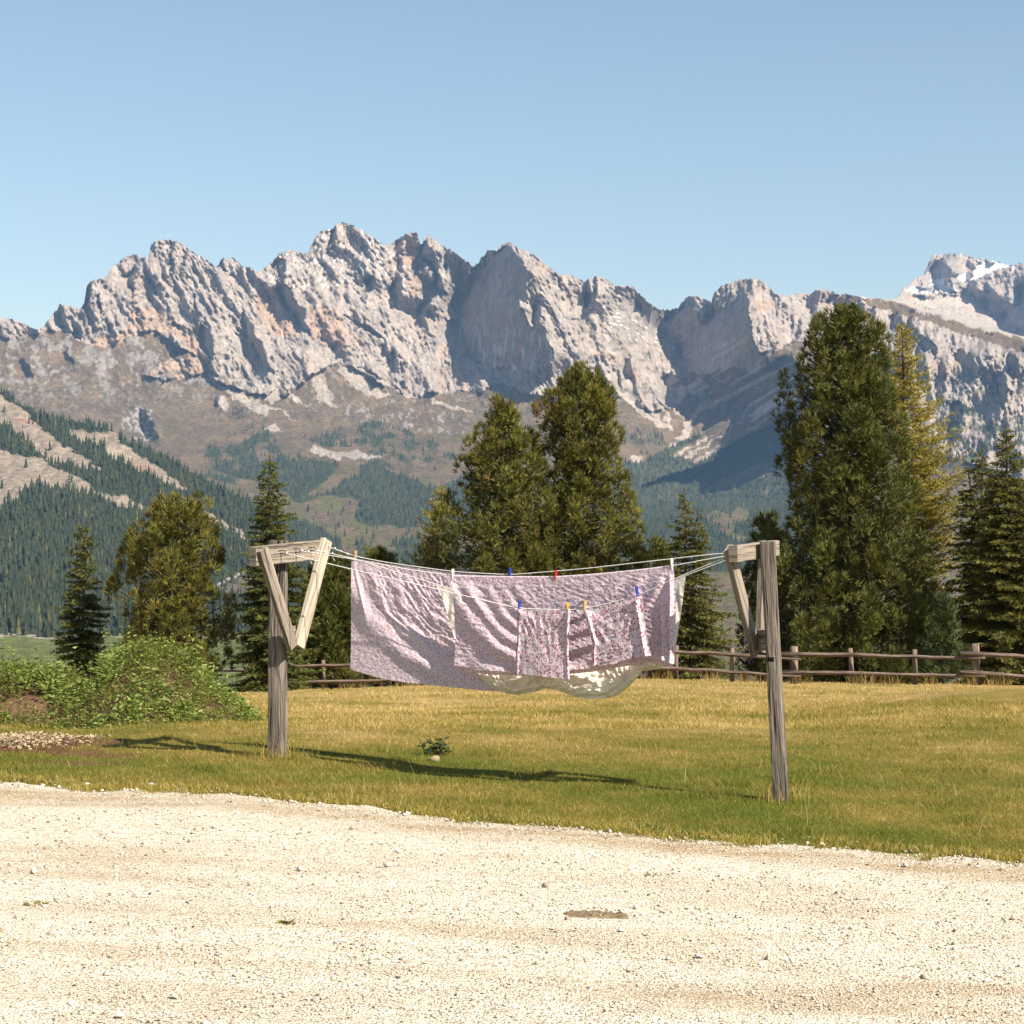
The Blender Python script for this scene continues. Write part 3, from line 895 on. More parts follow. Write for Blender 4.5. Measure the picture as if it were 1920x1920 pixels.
# ---- nearer ridge on the left, with eroded scars
RIDGE = [(-300, 640), (-150, 690), (0, 734), (18, 747), (46, 763), (92, 784), (137, 789), (192, 802), (213, 809), (238, 828), (275, 841), (320, 866), (366, 889), (412, 912), (458, 935), (490, 962), (540, 1000), (620, 1060), (700, 1115), (780, 1165)]
RIX, RIY = np.array(RIDGE).T
SCAR = [c6([(-400, -50), (0, 40), (60, 85), (110, 112), (150, 165), (240, 235), (330, 290), (430, 355), (380, 362), (300, 330), (200, 320), (170, 290), (100, 240), (40, 175), (0, 160), (-400, 100)]),
        c6([(-400, 260), (0, 270), (80, 290), (170, 300), (220, 340), (300, 370), (395, 430), (360, 452), (250, 430), (150, 420), (60, 480), (0, 515), (-400, 600)]),
        c6([(285, 180), (380, 200), (470, 195), (505, 240), (560, 285), (640, 330), (785, 440), (740, 435), (640, 395), (560, 355), (440, 295), (415, 250), (330, 240), (290, 210)]),
        c6([(380, 440), (430, 455), (520, 455), (615, 520), (560, 522), (450, 495)]), c6([(840, 515), (900, 555), (995, 600), (1010, 645), (930, 595), (850, 560)]), c6([(600, 440), (700, 490), (690, 505)])]
REDB = [c6([(30, 140), (160, 145), (240, 195), (110, 165)]), c6([(540, 310), (640, 350), (620, 370), (530, 330)])]

def ridge_r(x, y):
    r = np.interp(y, [640, 740, 800, 860, 920, 1000, 1100, 1195, 1250, 1320], [3900, 3700, 3500, 3250, 2980, 2600, 2150, 1750, 1300, 900]) + 0.9 * np.clip(x - 150, 0, 600) * sstep(1250, 950, y)
    sc = polymask(x, y, SCAR)
    g = perlin((x + 0.9 * y) / 14.0, (y - 0.9 * x) / 90.0, 210)
    d = 26 * perlin(x / 90, y / 60, 201) + 12 * perlin(x / 40, y / 30, 202) + 6 * perlin(x / 18, y / 14, 203) + sc * 7 * (1 - 2.2 * np.abs(g)) + 1.5 * perlin(x / 5, y / 4, 205)
    return r - d * sstep(1230, 1150, y)

def ridge_forest(x, y):
    wx_ = x + 5 * fbm(x / 18, y / 18, 3, 221)
    wy_ = y + 4 * fbm(x / 18, y / 18, 3, 222)
    sc = polymask(wx_, wy_, SCAR)
    d = np.where(sc, 0.02, 1.0)
    d = d * np.where(y > 1193 + 6 * perlin(x / 60, 0 * x, 4), 0.0, 1.0)
    track = np.abs(y - np.interp(x, [395, 425, 462], [1103, 1088, 1071])) < 6
    d = np.where(track & (x > 395) & (x < 470), 0.0, d)
    op = inpoly(x, y, [(395, 1105), (430, 1090), (470, 1080), (480, 1120), (420, 1130)])
    return np.where(op, 0.1, d)

def ridge_color(x, y):
    wx_ = x + 5 * fbm(x / 18, y / 18, 3, 221)
    wy_ = y + 4 * fbm(x / 18, y / 18, 3, 222)
    sc = polymask(wx_, wy_, SCAR)
    c = np.empty(x.shape + (3,))
    c[:] = (0.045, 0.055, 0.03)
    g = perlin((x + 0.9 * y) / 10.0, (y - 0.9 * x) / 70.0, 210)
    pale = np.array((0.30, 0.24, 0.185)) * (1 + 0.16 * g + 0.10 * fbm(x / 20, y / 20, 3, 231))[..., None]
    pale = np.where(polymask(wx_, wy_, REDB)[..., None], np.array((0.31, 0.20, 0.155)), pale)
    c = np.where(sc[..., None], pale, c)
    ys = 1193 + 6 * perlin(x / 60, 0 * x, 4)
    c = np.where((y > ys)[..., None], np.array((0.14, 0.155, 0.06)) * (1 + 0.12 * fbm(x / 30, y / 12, 3, 240))[..., None], c)
    c = np.where(((y > ys - 3) & (y < ys + 1))[..., None], np.array((0.36, 0.31, 0.25)), c)
    track = (np.abs(y - np.interp(x, [395, 425, 462], [1103, 1088, 1071])) < 2.2) & (x > 398) & (x < 463)
    c = np.where(track[..., None], np.array((0.42, 0.37, 0.30)), c)
    op = inpoly(x, y, [(395, 1108), (430, 1092), (470, 1075), (480, 1120), (420, 1130)]) & ~track
    c = np.where(op[..., None], np.array((0.15, 0.12, 0.09)), c)
    return np.clip(c, 0.01, 0.9)

def ridge_top(xs):
    return np.interp(xs, RIX, RIY) + 2.0 * perlin(xs / 9.0, 0 * xs, 15)

o = relief('wooded_ridge', np.arange(-130, 781, 3.2), ridge_top, 1320, 180, ridge_r, ridge_color, M['mountain'])
tag(o, 'wooded ridge with bare pale erosion scars below the range', 'hill', kind='structure')

# ---- woods: thousands of small conifers standing on the slopes
def wood(name, label, pts_px, rfun, hmean, seed):
    r = np.random.default_rng(seed)
    x, y = pts_px
    n = len(x)
    R = rfun(x, y)
    B = at(x, y, R)
    hgt = hmean * r.uniform(0.4, 1.4, n)
    rad = hgt * r.uniform(0.17, 0.25, n)
    k = 5
    th = r.uniform(0, 6.28, n)
    V, F = [], []
    C = []
    tint = np.where(r.random(n)[:, None] < 0.06, np.array([0.075, 0.068, 0.028]), np.array([0.034, 0.043, 0.025])) * r.uniform(0.7, 1.3, n)[:, None]
    base = 0
    for (z0, z1, w0) in ((-0.05, 0.62, 1.0), (0.38, 1.0, 0.62)):
        ring = []
        for i in range(k):
            a = th + 2 * math.pi * i / k
            jr = r.uniform(0.7, 1.25, n)
            ring.append(B + np.stack([np.cos(a) * rad * w0 * jr, np.sin(a) * rad * w0 * jr, hgt * (z0 + r.uniform(-0.05, 0.05, n))], -1))
        tip = B + np.stack([0 * hgt, 0 * hgt, hgt * z1], -1)
        V.append(np.concatenate([np.stack(ring, 1), tip[:, None]], 1).reshape(-1, 3))
        idx = base + np.arange(n)[:, None] * (k + 1)
        for i in range(k):
            F.append(np.concatenate([idx + i, idx + (i + 1) % k, idx + k], 1))
        base += n * (k + 1)
        C.append(np.repeat(tint, k + 1, 0))
    o = mesh_np(name, np.concatenate(V), np.concatenate(F), M['fartrees'], col=np.concatenate(C))
    return tag(o, label, 'forest', kind='stuff')

r_ = np.random.default_rng(5)
cx_ = r_.uniform(-125, 760, 34000)
cy_ = r_.uniform(700, 1196, 34000)
ok = (cy_ > ridge_top(cx_) + 1) & (r_.random(34000) < ridge_forest(cx_, cy_))
ok &= r_.random(34000) < np.interp(cy_, [740, 900, 1100, 1200], [0.9, 0.75, 0.5, 0.42])
o_ = np.argsort(cy_[ok])
wood('ridge_wood', 'dark conifer wood covering the nearer ridge below the scars', (cx_[ok][o_], cy_[ok][o_]), ridge_r, 14.5, 1)
N_ = 60000
cx_ = r_.uniform(-125, 2045, N_)
cy_ = r_.uniform(740, 1130, N_)
fd = forest_density(cx_, cy_)
ok = (r_.random(N_) < fd * 0.85) & ((cx_ > 720) | (cy_ < np.interp(cx_, RIX, RIY) + 8))
wood('valley_wood', 'blue-green conifer wood in the valley under the rock walls', (cx_[ok], cy_[ok]), lambda x, y: range_r(x, y), 15.0, 2)
# single trees standing on open ground

# ------------------------------------------------------------------ near ground
_gy = np.array([-60, 0, 12, 17, 21, 25, 30, 35, 40, 45, 50, 55, 60, 66, 75, 90, 120, 170, 300.0])
_gd = np.array([2.05, 2.05, 2.05, 2.06, 2.20, 2.43, 2.76, 3.08, 3.42, 3.74, 4.07, 4.42, 4.85, 5.5, 6.8, 9.6, 17, 32, 80])
_yy = np.arange(-60, 300, 0.5)
_dd = np.interp(_yy, _gy, _gd)
_k = np.hanning(15)
_dd = np.convolve(np.pad(_dd, 7, mode='edge'), _k / _k.sum(), 'valid')
def gz(X, Y):
    X = np.asarray(X, float)
    Y = np.asarray(Y, float)
    z = CAMZ - np.interp(Y, _yy, _dd)
    z = z - 0.02 * X * sstep(30, 16, Y) * sstep(14, 4, np.abs(X)) 
    far = sstep(26, 48, Y)
    z = z + far * (0.20 * np.exp(-((X - 5) / 7.0) ** 2) - 0.12 * np.exp(-((X + 8) / 5.0) ** 2))
    z = z + sstep(16, 22, Y) * sstep(70, 50, Y) * (0.10 * perlin(X / 5.0, Y / 6.5, 31) + 0.05 * perlin(X / 2.2, Y / 2.6, 32))
    z = z + sstep(12.5, 15, Y) * 0.02 * perlin(X / 0.9, Y / 0.9, 33)
    z = z + 0.025 * perlin(X / 3.0, Y / 2.0, 34)
    z = z + 0.30 * np.exp(-((X - 7.2) / 2.2) ** 2 - ((Y - 29.0) / 4.0) ** 2) - 0.10 * np.exp(-((X - 4.2) / 1.6) ** 2 - ((Y - 23.0) / 3.0) ** 2)
    return z

# road edge, as (X, Y)
_ex = [-60, -14, -4.1, -1.95, 0.0, 1.71, 3.3, 12, 60]
_ey = [24, 18.5, 15.25, 14.55, 13.55, 12.82, 12.38, 10, 5]
def edge_y(X):
    X = np.asarray(X, float)
    return np.interp(X, _ex, _ey) + 0.16 * perlin(X / 0.8, 0 * X, 51) + 0.10 * perlin(X / 0.3, 0 * X, 52) + 0.05 * perlin(X / 0.11, 0 * X, 53)

def dry(X, Y):
    """0 green .. 1 straw-dry"""
    n = 0.6 * perlin(X / 3.5, Y / 2.6, 61) + 0.45 * perlin(X / 1.1, Y / 1.1, 62) + 0.4 * perlin(X / 0.35, Y / 0.4, 63)
    b = np.interp(Y, [11, 14, 18, 22, 30, 45], [0.42, 0.30, 0.32, 0.55, 0.72, 0.84])
    return np.clip(b + 0.55 * n, 0, 1)

GREEN = np.array([0.130, 0.158, 0.022])
OLIVE = np.array([0.295, 0.225, 0.055])
STRAW = np.array([0.52, 0.365, 0.15])
def grass_col(d):
    d = d[..., None]
    return np.where(d < 0.5, GREEN + (OLIVE - GREEN) * d * 2, OLIVE + (STRAW - OLIVE) * (d - 0.5) * 2)

def soil_mask(X, Y):
    """bare earth by the mound on the left"""
    n = 0.35 * fbm(X / 0.6, Y / 0.6, 3, 81)
    a = np.exp(-((X + 4.55) / 0.85) ** 2 - ((Y - 18.6) / 0.9) ** 2) + 0.8 * np.exp(-((X + 3.85) / 0.55) ** 2 - ((Y - 16.9) / 0.30) ** 2) + 0.75 * np.exp(-((X + 3.75) / 0.35) ** 2 - ((Y - 17.6) / 0.22) ** 2)
    return sstep(0.38, 0.6, a + n * 0.8)

def make_ground():
    ys = np.concatenate([np.arange(-40, 6, 4), np.arange(6, 30, 0.18), np.arange(30, 75, 0.5), np.arange(75, 230, 8)])
    xs = np.concatenate([np.arange(-70, -12, 4), np.arange(-12, 12, 0.18), np.arange(12, 71, 4)])
    X, Y = np.meshgrid(xs, ys)
    Z = gz(X, Y)
    sm = soil_mask(X, Y)
    Z = Z - 0.03 * sm + 0.05 * sm * perlin(X / 0.25, Y / 0.25, 83)
    c = grass_col(dry(X, Y)) * 0.75
    c = c * (1 - sm[..., None]) + np.array([0.16, 0.085, 0.045]) * sm[..., None]
    i = np.arange(X.size).reshape(X.shape)
    F = np.stack([i[:-1, :-1], i[:-1, 1:], i[1:, 1:], i[1:, :-1]], -1).reshape(-1, 4)
    o = mesh_np('meadow', np.stack([X, Y, Z], -1).reshape(-1, 3), F, M['turf'], col=c.reshape(-1, 3), smooth=True)
    tag(o, 'dry autumn meadow falling away behind the washing lines', 'meadow', kind='structure')
    # gravel lot as its own sheet up to the ragged edge
    xs = np.concatenate([np.arange(-60, -9, 3), np.arange(-9, 9, 0.06), np.arange(9, 61, 3)])
    v = np.concatenate([[0, 0.012, 0.03, 0.06, 0.1, 0.15, 0.22, 0.3, 0.4], np.arange(0.5, 7.5, 0.1), np.arange(8, 55, 3.0)])[::-1]
    X = np.repeat(xs[None], len(v), 0)
    Y = edge_y(xs)[None] - v[:, None]
    # the last strip thins out so that the sheet's rim lies in the turf
    Z = gz(X, Y) + 0.006 + 0.016 * sstep(0.0, 0.6, edge_y(X) - Y) + 0.006 * perlin(X / 0.5, Y / 0.35, 55)
    Z[-1] -= 0.03
    d = edge_y(X) - Y
    tr = np.exp(-((d - 0.55 - 0.2 * perlin(X / 2.5, 0 * X, 58)) / 0.36) ** 2) * (0.75 + 0.7 * perlin(X / 1.6, Y / 0.25, 56)) + 0.35 * sstep(0.1, 0.55, perlin(X / 2.6 + 3, (Y + 0.22 * X) / 0.45, 57)) * sstep(13.2, 10.5, Y)
    tr = np.clip(tr, 0, 1)[..., None]
    c = np.ones(X.shape + (3,)) * (1 - tr) + np.array([0.66, 0.56, 0.43]) * tr
    i = np.arange(X.size).reshape(X.shape)
    F = np.stack([i[:-1, :-1], i[:-1, 1:], i[1:, 1:], i[1:, :-1]], -1).reshape(-1, 4)
    o = mesh_np('gravel_lot', np.stack([X, Y, Z], -1).reshape(-1, 3), F, M['gravel'], col=c.reshape(-1, 3), smooth=True)
    tag(o, 'pale crushed limestone gravel of the parking area', 'gravel', kind='structure')
make_ground()

def ground_from_px(px, py):
    """ground points seen at photo pixels"""
    Y = np.interp(py, [1284, 1290, 1297, 1310, 1330, 1380, 1420, 1480, 1550, 1620, 1700, 1920, 2000], [52, 46, 40, 33, 27.5, 20.5, 17.7, 15.4, 13.4, 11.9, 10.5, 8.0, 7.4])
    for _ in range(8):
        X = (px - 960) / FPX * Y
        drop = CAMZ - gz(X, Y)
        Yn = drop * FPX / np.maximum(py - 1000.0, 60)
        Y = 0.5 * Y + 0.5 * np.clip(Yn, 5, 75)
    return (px - 960) / FPX * Y, Y

# loose stones on the gravel
OCT = np.array([[1, 0, 0], [-1, 0, 0], [0, 1, 0], [0, -1, 0], [0, 0, 1], [0, 0, -1]], float)
OCF = np.array([[0, 2, 4], [2, 1, 4], [1, 3, 4], [3, 0, 4], [2, 0, 5], [1, 2, 5], [3, 1, 5], [0, 3, 5]])
def stones(name, X, Y, size, col, seed, label):
    r = np.random.default_rng(seed)
    n = len(X)
    th = r.uniform(0, 6.28, n)
    s = size[:, None] * r.uniform(0.6, 1.3, (n, 3)) * np.array([1, 1, 0.6])
    V = OCT[None] * s[:, None] * r.uniform(0.7, 1.25, (n, 6, 1)) + r.normal(0, 0.12, (n, 6, 3)) * size[:, None, None]
    x = V[..., 0] * np.cos(th)[:, None] - V[..., 1] * np.sin(th)[:, None]
    y = V[..., 0] * np.sin(th)[:, None] + V[..., 1] * np.cos(th)[:, None]
    z = gz(X, Y) + 0.021 + size * 0.45 - 0.018 * sstep(0.3, -0.05, edge_y(X) - Y)
    V = np.stack([x + X[:, None], y + Y[:, None], V[..., 2] + z[:, None]], -1).reshape(-1, 3)
    F = (OCF[None] + 6 * np.arange(n)[:, None, None]).reshape(-1, 3)
    o = mesh_np(name, V, F, M['stone'], col=np.repeat(col, 6, 0))
    return tag(o, label, 'gravel', kind='stuff')

r_ = np.random.default_rng(77)
N_ = 40000
px_ = r_.uniform(-250, 2170, N_)
py_ = 1455 + (2060 - 1455) * r_.random(N_) ** 0.95
X_, Y_ = ground_from_px(px_, py_)
e_ = edge_y(X_)
ok = (Y_ < e_ + 0.55 * r_.random(N_) ** 4) & (Y_ > 6.5)
tr_ = np.exp(-((e_ - Y_ - 0.85) / 0.4) ** 2)
ok &= r_.random(N_) > 0.75 * tr_
# the rim and open gravel hold looser, coarser stones
X_, Y_, e_ = X_[ok], Y_[ok], e_[ok]
n_ = len(X_)
rim = np.exp(-((e_ - Y_ + 0.05) / 0.30) ** 2) * sstep(-0.2, 0.5, perlin(X_ / 0.6, Y_ / 0.3, 222))
rimc = (Y_ > e_ - 0.02)
sz = (0.0048 + 0.0072 * r_.random(n_) ** 3) * (Y_ / 10.0) ** 0.6 * (1 + 1.3 * rim * r_.random(n_))
bigs = r_.random(n_) < 0.012
sz = np.where(bigs, sz * r_.uniform(1.6, 2.6, n_), sz)
t_ = r_.random(n_)
col = np.where(t_[:, None] < 0.62, np.array([0.60, 0.54, 0.45]), np.where(t_[:, None] < 0.85, np.array([0.46, 0.38, 0.28]), np.where(t_[:, None] < 0.97, np.array([0.27, 0.22, 0.17]), np.array([0.09, 0.08, 0.075]))))
col = col * r_.uniform(0.85, 1.15, n_)[:, None] * np.where(rimc, 0.72, 1.0)[:, None]
stones('gravel_stones', X_, Y_, sz, col, 3, 'loose chips of pale limestone strewn over the parking area')

# ---- grass
def blades(name, X, Y, h, w, col, seed, seg, label, lean=0.45):
    r = np.random.default_rng(seed)
    n = len(X)
    Z = gz(X, Y) - 0.01 + 0.016 * sstep(-0.05, 0.15, edge_y(X) - Y)
    th = r.uniform(0, 6.28, n)
    ln = r.uniform(0.1, 1.0, n) * lean * h
    la = r.uniform(0, 6.28, n)
    B = np.stack([X, Y, Z], -1)
    sd = np.stack([np.cos(th), np.sin(th), 0 * th], -1) * (w / 2)[:, None]
    ld = np.stack([np.cos(la) * ln, np.sin(la) * ln, 0 * ln], -1)
    up = np.stack([0 * h, 0 * h, h], -1)
    if seg == 1:
        V = np.stack([B - sd, B + sd, B + up + ld], 1)
        F = np.arange(n)[:, None] * 3 + np.array([0, 1, 2])
        k = 3
        sh = np.array([0.75, 0.75, 1.15])
    else:
        mid = B + up * 0.6 + ld * 0.35
        V = np.stack([B - sd, B + sd, mid + sd * 0.75, mid - sd * 0.75, B + up * 0.95 + ld], 1)
        q = np.arange(n)[:, None] * 5
        F = np.concatenate([q + np.array([0, 1, 2]), q + np.array([0, 2, 3]), q + np.array([3, 2, 4])], 0)
        k = 5
    o = mesh_np(name, V.reshape(-1, 3), F, M['blades'], col=np.repeat(col, k, 0))
    return tag(o, label, 'grass', kind='stuff')

def mound_h(X, Y):
    """overgrown heap of earth on the left"""
    a = 0.92 * np.exp(-(((X + 4.6) / 0.95) ** 2 + ((Y - 24.3) / 1.7) ** 2) ** 1.15)
    b = 0.46 * np.exp(-(((X + 3.9) / 0.62) ** 2 + ((Y - 24.0) / 1.5) ** 2) ** 1.1)
    c = 0.80 * np.exp(-(((X + 6.3) / 1.5) ** 2 + ((Y - 24.4) / 1.6) ** 2) ** 1.1)
    return np.maximum(np.maximum(a, b), c) * 0.72 + 0.28 * (a + b * 0.4 + c * 0.4) - 0.05

def grow(n, y0, y1, pw, seed):
    r = np.random.default_rng(seed)
    px = r.uniform(-260, 2180, n)
    py = y0 + (y1 - y0) * r.random(n) ** pw
    X, Y = ground_from_px(px, py)
    d = edge_y(X) - Y
    ok = (d < np.abs(0.26 * r.normal(0, 1, n)) * sstep(-0.15, 0.4, perlin(X / 0.45, Y / 0.2, 117)) + 0.02) & (Y < 58)
    ok &= r.random(n) > soil_mask(X, Y) * 0.93
    ok &= mound_h(X, Y) < 0.35
    return X[ok], Y[ok], r

X_, Y_, r_ = grow(330000, 1360, 1650, 0.9, 101)
n_ = len(X_)
d_ = np.clip(dry(X_, Y_) + r_.normal(0, 0.18, n_), 0, 1)
clump = sstep(0.0, 0.6, perlin(X_ / 0.45, Y_ / 0.45, 111) + 0.4 * perlin(X_ / 1.5, Y_ / 1.5, 112))
rimz = sstep(0.0, 0.5, Y_ - edge_y(X_))
h_ = (0.018 + 0.026 * r_.random(n_) + 0.060 * clump ** 2 * r_.random(n_)) * (0.62 + 0.38 * rimz)
w_ = 0.0045 * (Y_ / 15.0) * r_.uniform(0.7, 1.5, n_)
c_ = grass_col(d_) * r_.uniform(0.55, 1.45, n_)[:, None] * (1 - 0.12 * clump[:, None])
blades('meadow_grass', X_, Y_, h_, w_, c_, 7, 1, 'short mixed green and straw-coloured grass beside the gravel', 1.3)
X_, Y_, r_ = grow(150000, 1266, 1366, 0.8, 102)
n_ = len(X_)
d_ = np.clip(dry(X_, Y_) + r_.normal(0, 0.14, n_), 0, 1)
h_ = (0.026 + 0.034 * r_.random(n_)) * (1 + 0.5 * sstep(0.1, 0.6, perlin(X_ / 1.2, Y_ / 2.0, 115)))
w_ = 0.0075 * (Y_ / 20.0) * r_.uniform(0.7, 1.5, n_)
c_ = grass_col(d_) * r_.uniform(0.75, 1.3, n_)[:, None]
blades('far_grass', X_, Y_, h_, w_, c_, 8, 1, 'golden dry grass on the far part of the meadow', 1.1)
# ragged fringe where turf and gravel meet
r_ = np.random.default_rng(131)
n_ = 26000
X_ = r_.uniform(-4.8, 4.2, n_)
dd_ = r_.normal(-0.02, 0.15, n_)
Y_ = edge_y(X_) - dd_
k_ = perlin(X_ / 0.35, Y_ / 0.16, 133) + 0.6 * perlin(X_ / 1.3, Y_ / 0.5, 134) > dd_ * 2.6 + 0.02
X_, Y_ = X_[k_], Y_[k_]
n_ = len(X_)
h_ = r_.uniform(0.025, 0.075, n_)
w_ = 0.0050 * r_.uniform(0.7, 1.5, n_)
d_ = np.clip(0.45 + r_.normal(0, 0.25, n_), 0, 1)
blades('edge_grass', X_, Y_, h_, w_, grass_col(d_) * r_.uniform(0.8, 1.3, n_)[:, None], 10, 2, 'ragged grass creeping over the rim of the gravel', 1.4)
# tall dry stalks: along the fence and scattered
r_ = np.random.default_rng(103)
n1, n2 = 2600, 170
Xf = r_.uniform(-11, 15, n1)
Yf = np.interp(Xf, [-11, -6, 6.2, 12.6, 15], [64, 60.5, 53, 49, 48.3]) + r_.normal(0.2, 0.5, n1)
keep = perlin(Xf / 0.9, 0 * Xf, 119) > -0.05
Xf, Yf = Xf[keep], Yf[keep]
pxs = r_.uniform(0, 1920, n2)
pys = r_.uniform(1390, 1600, n2)
Xs, Ys = ground_from_px(pxs, pys)
k_ = (edge_y(Xs) < Ys)
Xs, Ys = Xs[k_], Ys[k_]
X_ = np.concatenate([Xf, Xs])
Y_ = np.concatenate([Yf, Ys])
n_ = len(X_)
isf = np.arange(n_) < len(Xf)
h_ = np.where(isf, r_.uniform(0.12, 0.42, n_), r_.uniform(0.09, 0.24, n_))
w_ = np.where(isf, 0.012, 0.0035)
c_ = np.where(isf[:, None], np.array([0.34, 0.22, 0.08]), np.array([0.46, 0.34, 0.15])) * r_.uniform(0.7, 1.3, n_)[:, None]
blades('dry_stalks', X_, Y_, h_, w_, c_, 9, 2, 'tall dry grass stalks along the fence and in the turf', 0.9)

# ------------------------------------------------------------------ trees
def nrm(a):
    return a / (np.linalg.norm(a, axis=-1, keepdims=True) + 1e-9)

def needle_tris(C, A, K, ln, wd, spread, r, tint):
    """K thin needles fanned out round axis A at every centre C"""
    n = len(C)
    C = np.repeat(C, K, 0)
    A = np.repeat(A, K, 0)
    ln = np.repeat(np.broadcast_to(ln, n), K)
    d = nrm(A + spread * r.normal(0, 1, (n * K, 3)))
    s = nrm(np.cross(d, r.normal(0, 1, (n * K, 3))))
    L = ln * r.uniform(0.65, 1.2, n * K)
    b = C + r.normal(0, 1, (n * K, 3)) * (ln * 0.12)[:, None]
    w = wd * r.uniform(0.7, 1.3, n * K)
    V = np.stack([b - s * (w / 2)[:, None], b + s * (w / 2)[:, None], b + d * L[:, None]], 1)
    T = np.repeat(tint, K, 0) * r.uniform(0.75, 1.3, n * K)[:, None]
    return V.reshape(-1, 3), np.repeat(T, 3, 0)

def tree_shape(prof, Y):
    s = Y / FPX
    p = np.array(prof, float)
    return s, p

def tree(kind, name, label, cx, Y, prof, seed, group, leaders=None, dens=1.0, tint=None, crown_to=None, cat='tree'):
    r = np.random.default_rng(seed)
    s, p = tree_shape(prof, Y)
    X0 = (cx - 960) * s
    zb = float(gz(X0, Y)) - 0.1
    ztop = float(at(cx, p[0, 0], Y)[2])
    root = empty(name, (X0, Y, zb))
    tag(root, label, cat, group)
    H = ztop - zb
    zs = np.array([float(at(cx, q, Y)[2]) for q in p[:, 0]])[::-1]
    Lr = ((cx - p[:, 1]) * s)[::-1]
    Rr = ((p[:, 2] - cx) * s)[::-1]
    lowest = zs[0] if crown_to is None else float(at(cx, crown_to, Y)[2])
    if zs[0] > zb + 0.4:
        pass
    tk = MB()
    tr = 0.017 * H * (0.8 if kind != 'pine' else 1.0)
    stems = leaders or [(cx, p[0, 0])]
    stem_pts = []
    for (lx, ly) in stems:
        pts = []
        zt = float(at(lx, ly, Y)[2])
        xt = (lx - 960) * s
        for k in range(9):
            f = k / 8
            pts.append((X0 + (xt - X0) * f ** 1.3 + r.normal(0, 0.03) * (k > 0), Y + r.normal(0, 0.03) * (k > 0), zb + (zt - zb) * f))
        rad = [tr * (1 - 0.93 * (k / 8)) * (1.0 if len(stems) == 1 else 0.75) + 0.008 for k in range(9)]
        tk.tube(pts, rad, 7, r.uniform(0, 5))
        stem_pts.append(np.array(pts))
    CC, AA, TT = [], [], []
    LEN = []
    def radius(z, ca):
        rl = np.interp(z, zs, Lr)
        rr = np.interp(z, zs, Rr)
        av = 0.5 * (rl + rr)
        side = rr if ca > 0 else rl
        return max(0.05, side * abs(ca) + av * (1 - abs(ca)))
    ph = r.uniform(0, 6.28)
    if kind == 'pine':
        base_t = np.array(tint or (0.071, 0.076, 0.015))
        span = ztop - lowest
        # boughs end in dense rounded clumps of upright needle tufts
        clumps = []
        avr = float(np.mean(0.5 * (Lr + Rr)))
        nb = int(dens * (26 + 24.0 * span * avr ** 0.9))
        zc = np.linspace(lowest, ztop, 60)
        wz = 0.30 + 0.5 * (np.interp(zc, zs, Lr) + np.interp(zc, zs, Rr))
        cz = np.r_[0, np.cumsum(wz[1:])]
        cz /= cz[-1]
        for i in range(nb):
            g = (i + r.random()) / nb
            z = float(np.interp(g, cz, zc))
            ph += 2.39996 + r.normal(0, 0.25)
            ca, sa = math.cos(ph), math.sin(ph)
            rad = radius(min(z + 0.1, ztop), ca)
            size = float(np.clip(r.choice([r.uniform(0.13, 0.22), r.uniform(0.22, 0.40)], p=[0.5, 0.5]) * (0.55 + 0.45 * min(1.0, rad / 1.2)), 0.13, 0.48))
            depth = r.choice([1.0, r.uniform(0.62, 0.9), r.uniform(0.25, 0.6)], p=[0.58, 0.27, 0.15])
            reach = max(0.0, rad * r.uniform(0.84, 1.20) - size * 0.7) * depth
            cx0, cy0 = X0 + ca * reach, Y + sa * reach
            zz = min(z, ztop - size * r.uniform(0.8, 1.6))
            clumps.append((np.array([cx0, cy0, zz]), size, ca, sa, reach))
        for (lx, ly) in stems:
            q = at(lx, ly, Y)
            for k in range(4):
                clumps.append((np.array([q[0] + r.normal(0, 0.10), Y + r.normal(0, 0.10), q[2] - 0.22 - 0.22 * k]), 0.24, 0.0, 0.0, 0.05))
        for i, (c, size, ca, sa, reach) in enumerate(clumps):
            st = min(stem_pts, key=lambda q: abs(np.interp(c[2] - 0.3 * reach, q[:, 2], q[:, 0]) - c[0]))
            zr = max(zb + 0.3, c[2] - 0.38 * reach)
            bx = np.interp(zr, st[:, 2], st[:, 0])
            if reach > 0.35:
                p0 = np.array([bx, Y, zr])
                mid = (p0 + c) / 2 + np.array([0, 0, -0.06 * reach])
                tk.tube([p0, mid, c], [0.012 + 0.014 * reach, 0.016, 0.008], 4, i * 0.37, caps=False)
            k = max(6, int(32 * (size / 0.3) ** 2))
            d = nrm(r.normal(0, 1, (k, 3)) + np.array([ca * 0.5, sa * 0.5, 0.55]))
            rr_ = r.uniform(0.35, 1.0, (k, 1)) ** 0.5
            cc = c + d * rr_ * size * np.array([0.9, 0.9, 1.35])
            ax = d * 0.75 + np.array([ca * 0.15, sa * 0.15, 0.75])
            CC.append(cc)
            AA.append(ax)
            t = base_t * r.uniform(0.8, 1.5) * np.array([r.uniform(0.88, 1.14), 1.0, 1.0])
            if r.random() < 0.012:
                t = np.array([0.15, 0.11, 0.03])
            TT.append(np.repeat(t[None], k, 0) * r.uniform(0.8, 1.25, (k, 1)))
        C = np.concatenate(CC)
        A = nrm(np.concatenate(AA))
        V, T = needle_tris(C, A, 8, 0.215, 0.029, 0.36, r, np.concatenate(TT))
        # coarser foliage filling the inside of the crown
        ni = int(dens * 330 * span * avr ** 1.2)
        g = r.random(ni)
        zi = np.interp(g, cz, zc)
        th = r.uniform(0, 6.28, ni)
        rl_ = np.interp(zi, zs, Lr)
        rr2 = np.interp(zi, zs, Rr)
        cth = np.cos(th)
        rad = np.where(cth > 0, rr2, rl_) * np.abs(cth) + 0.5 * (rl_ + rr2) * (1 - np.abs(cth))
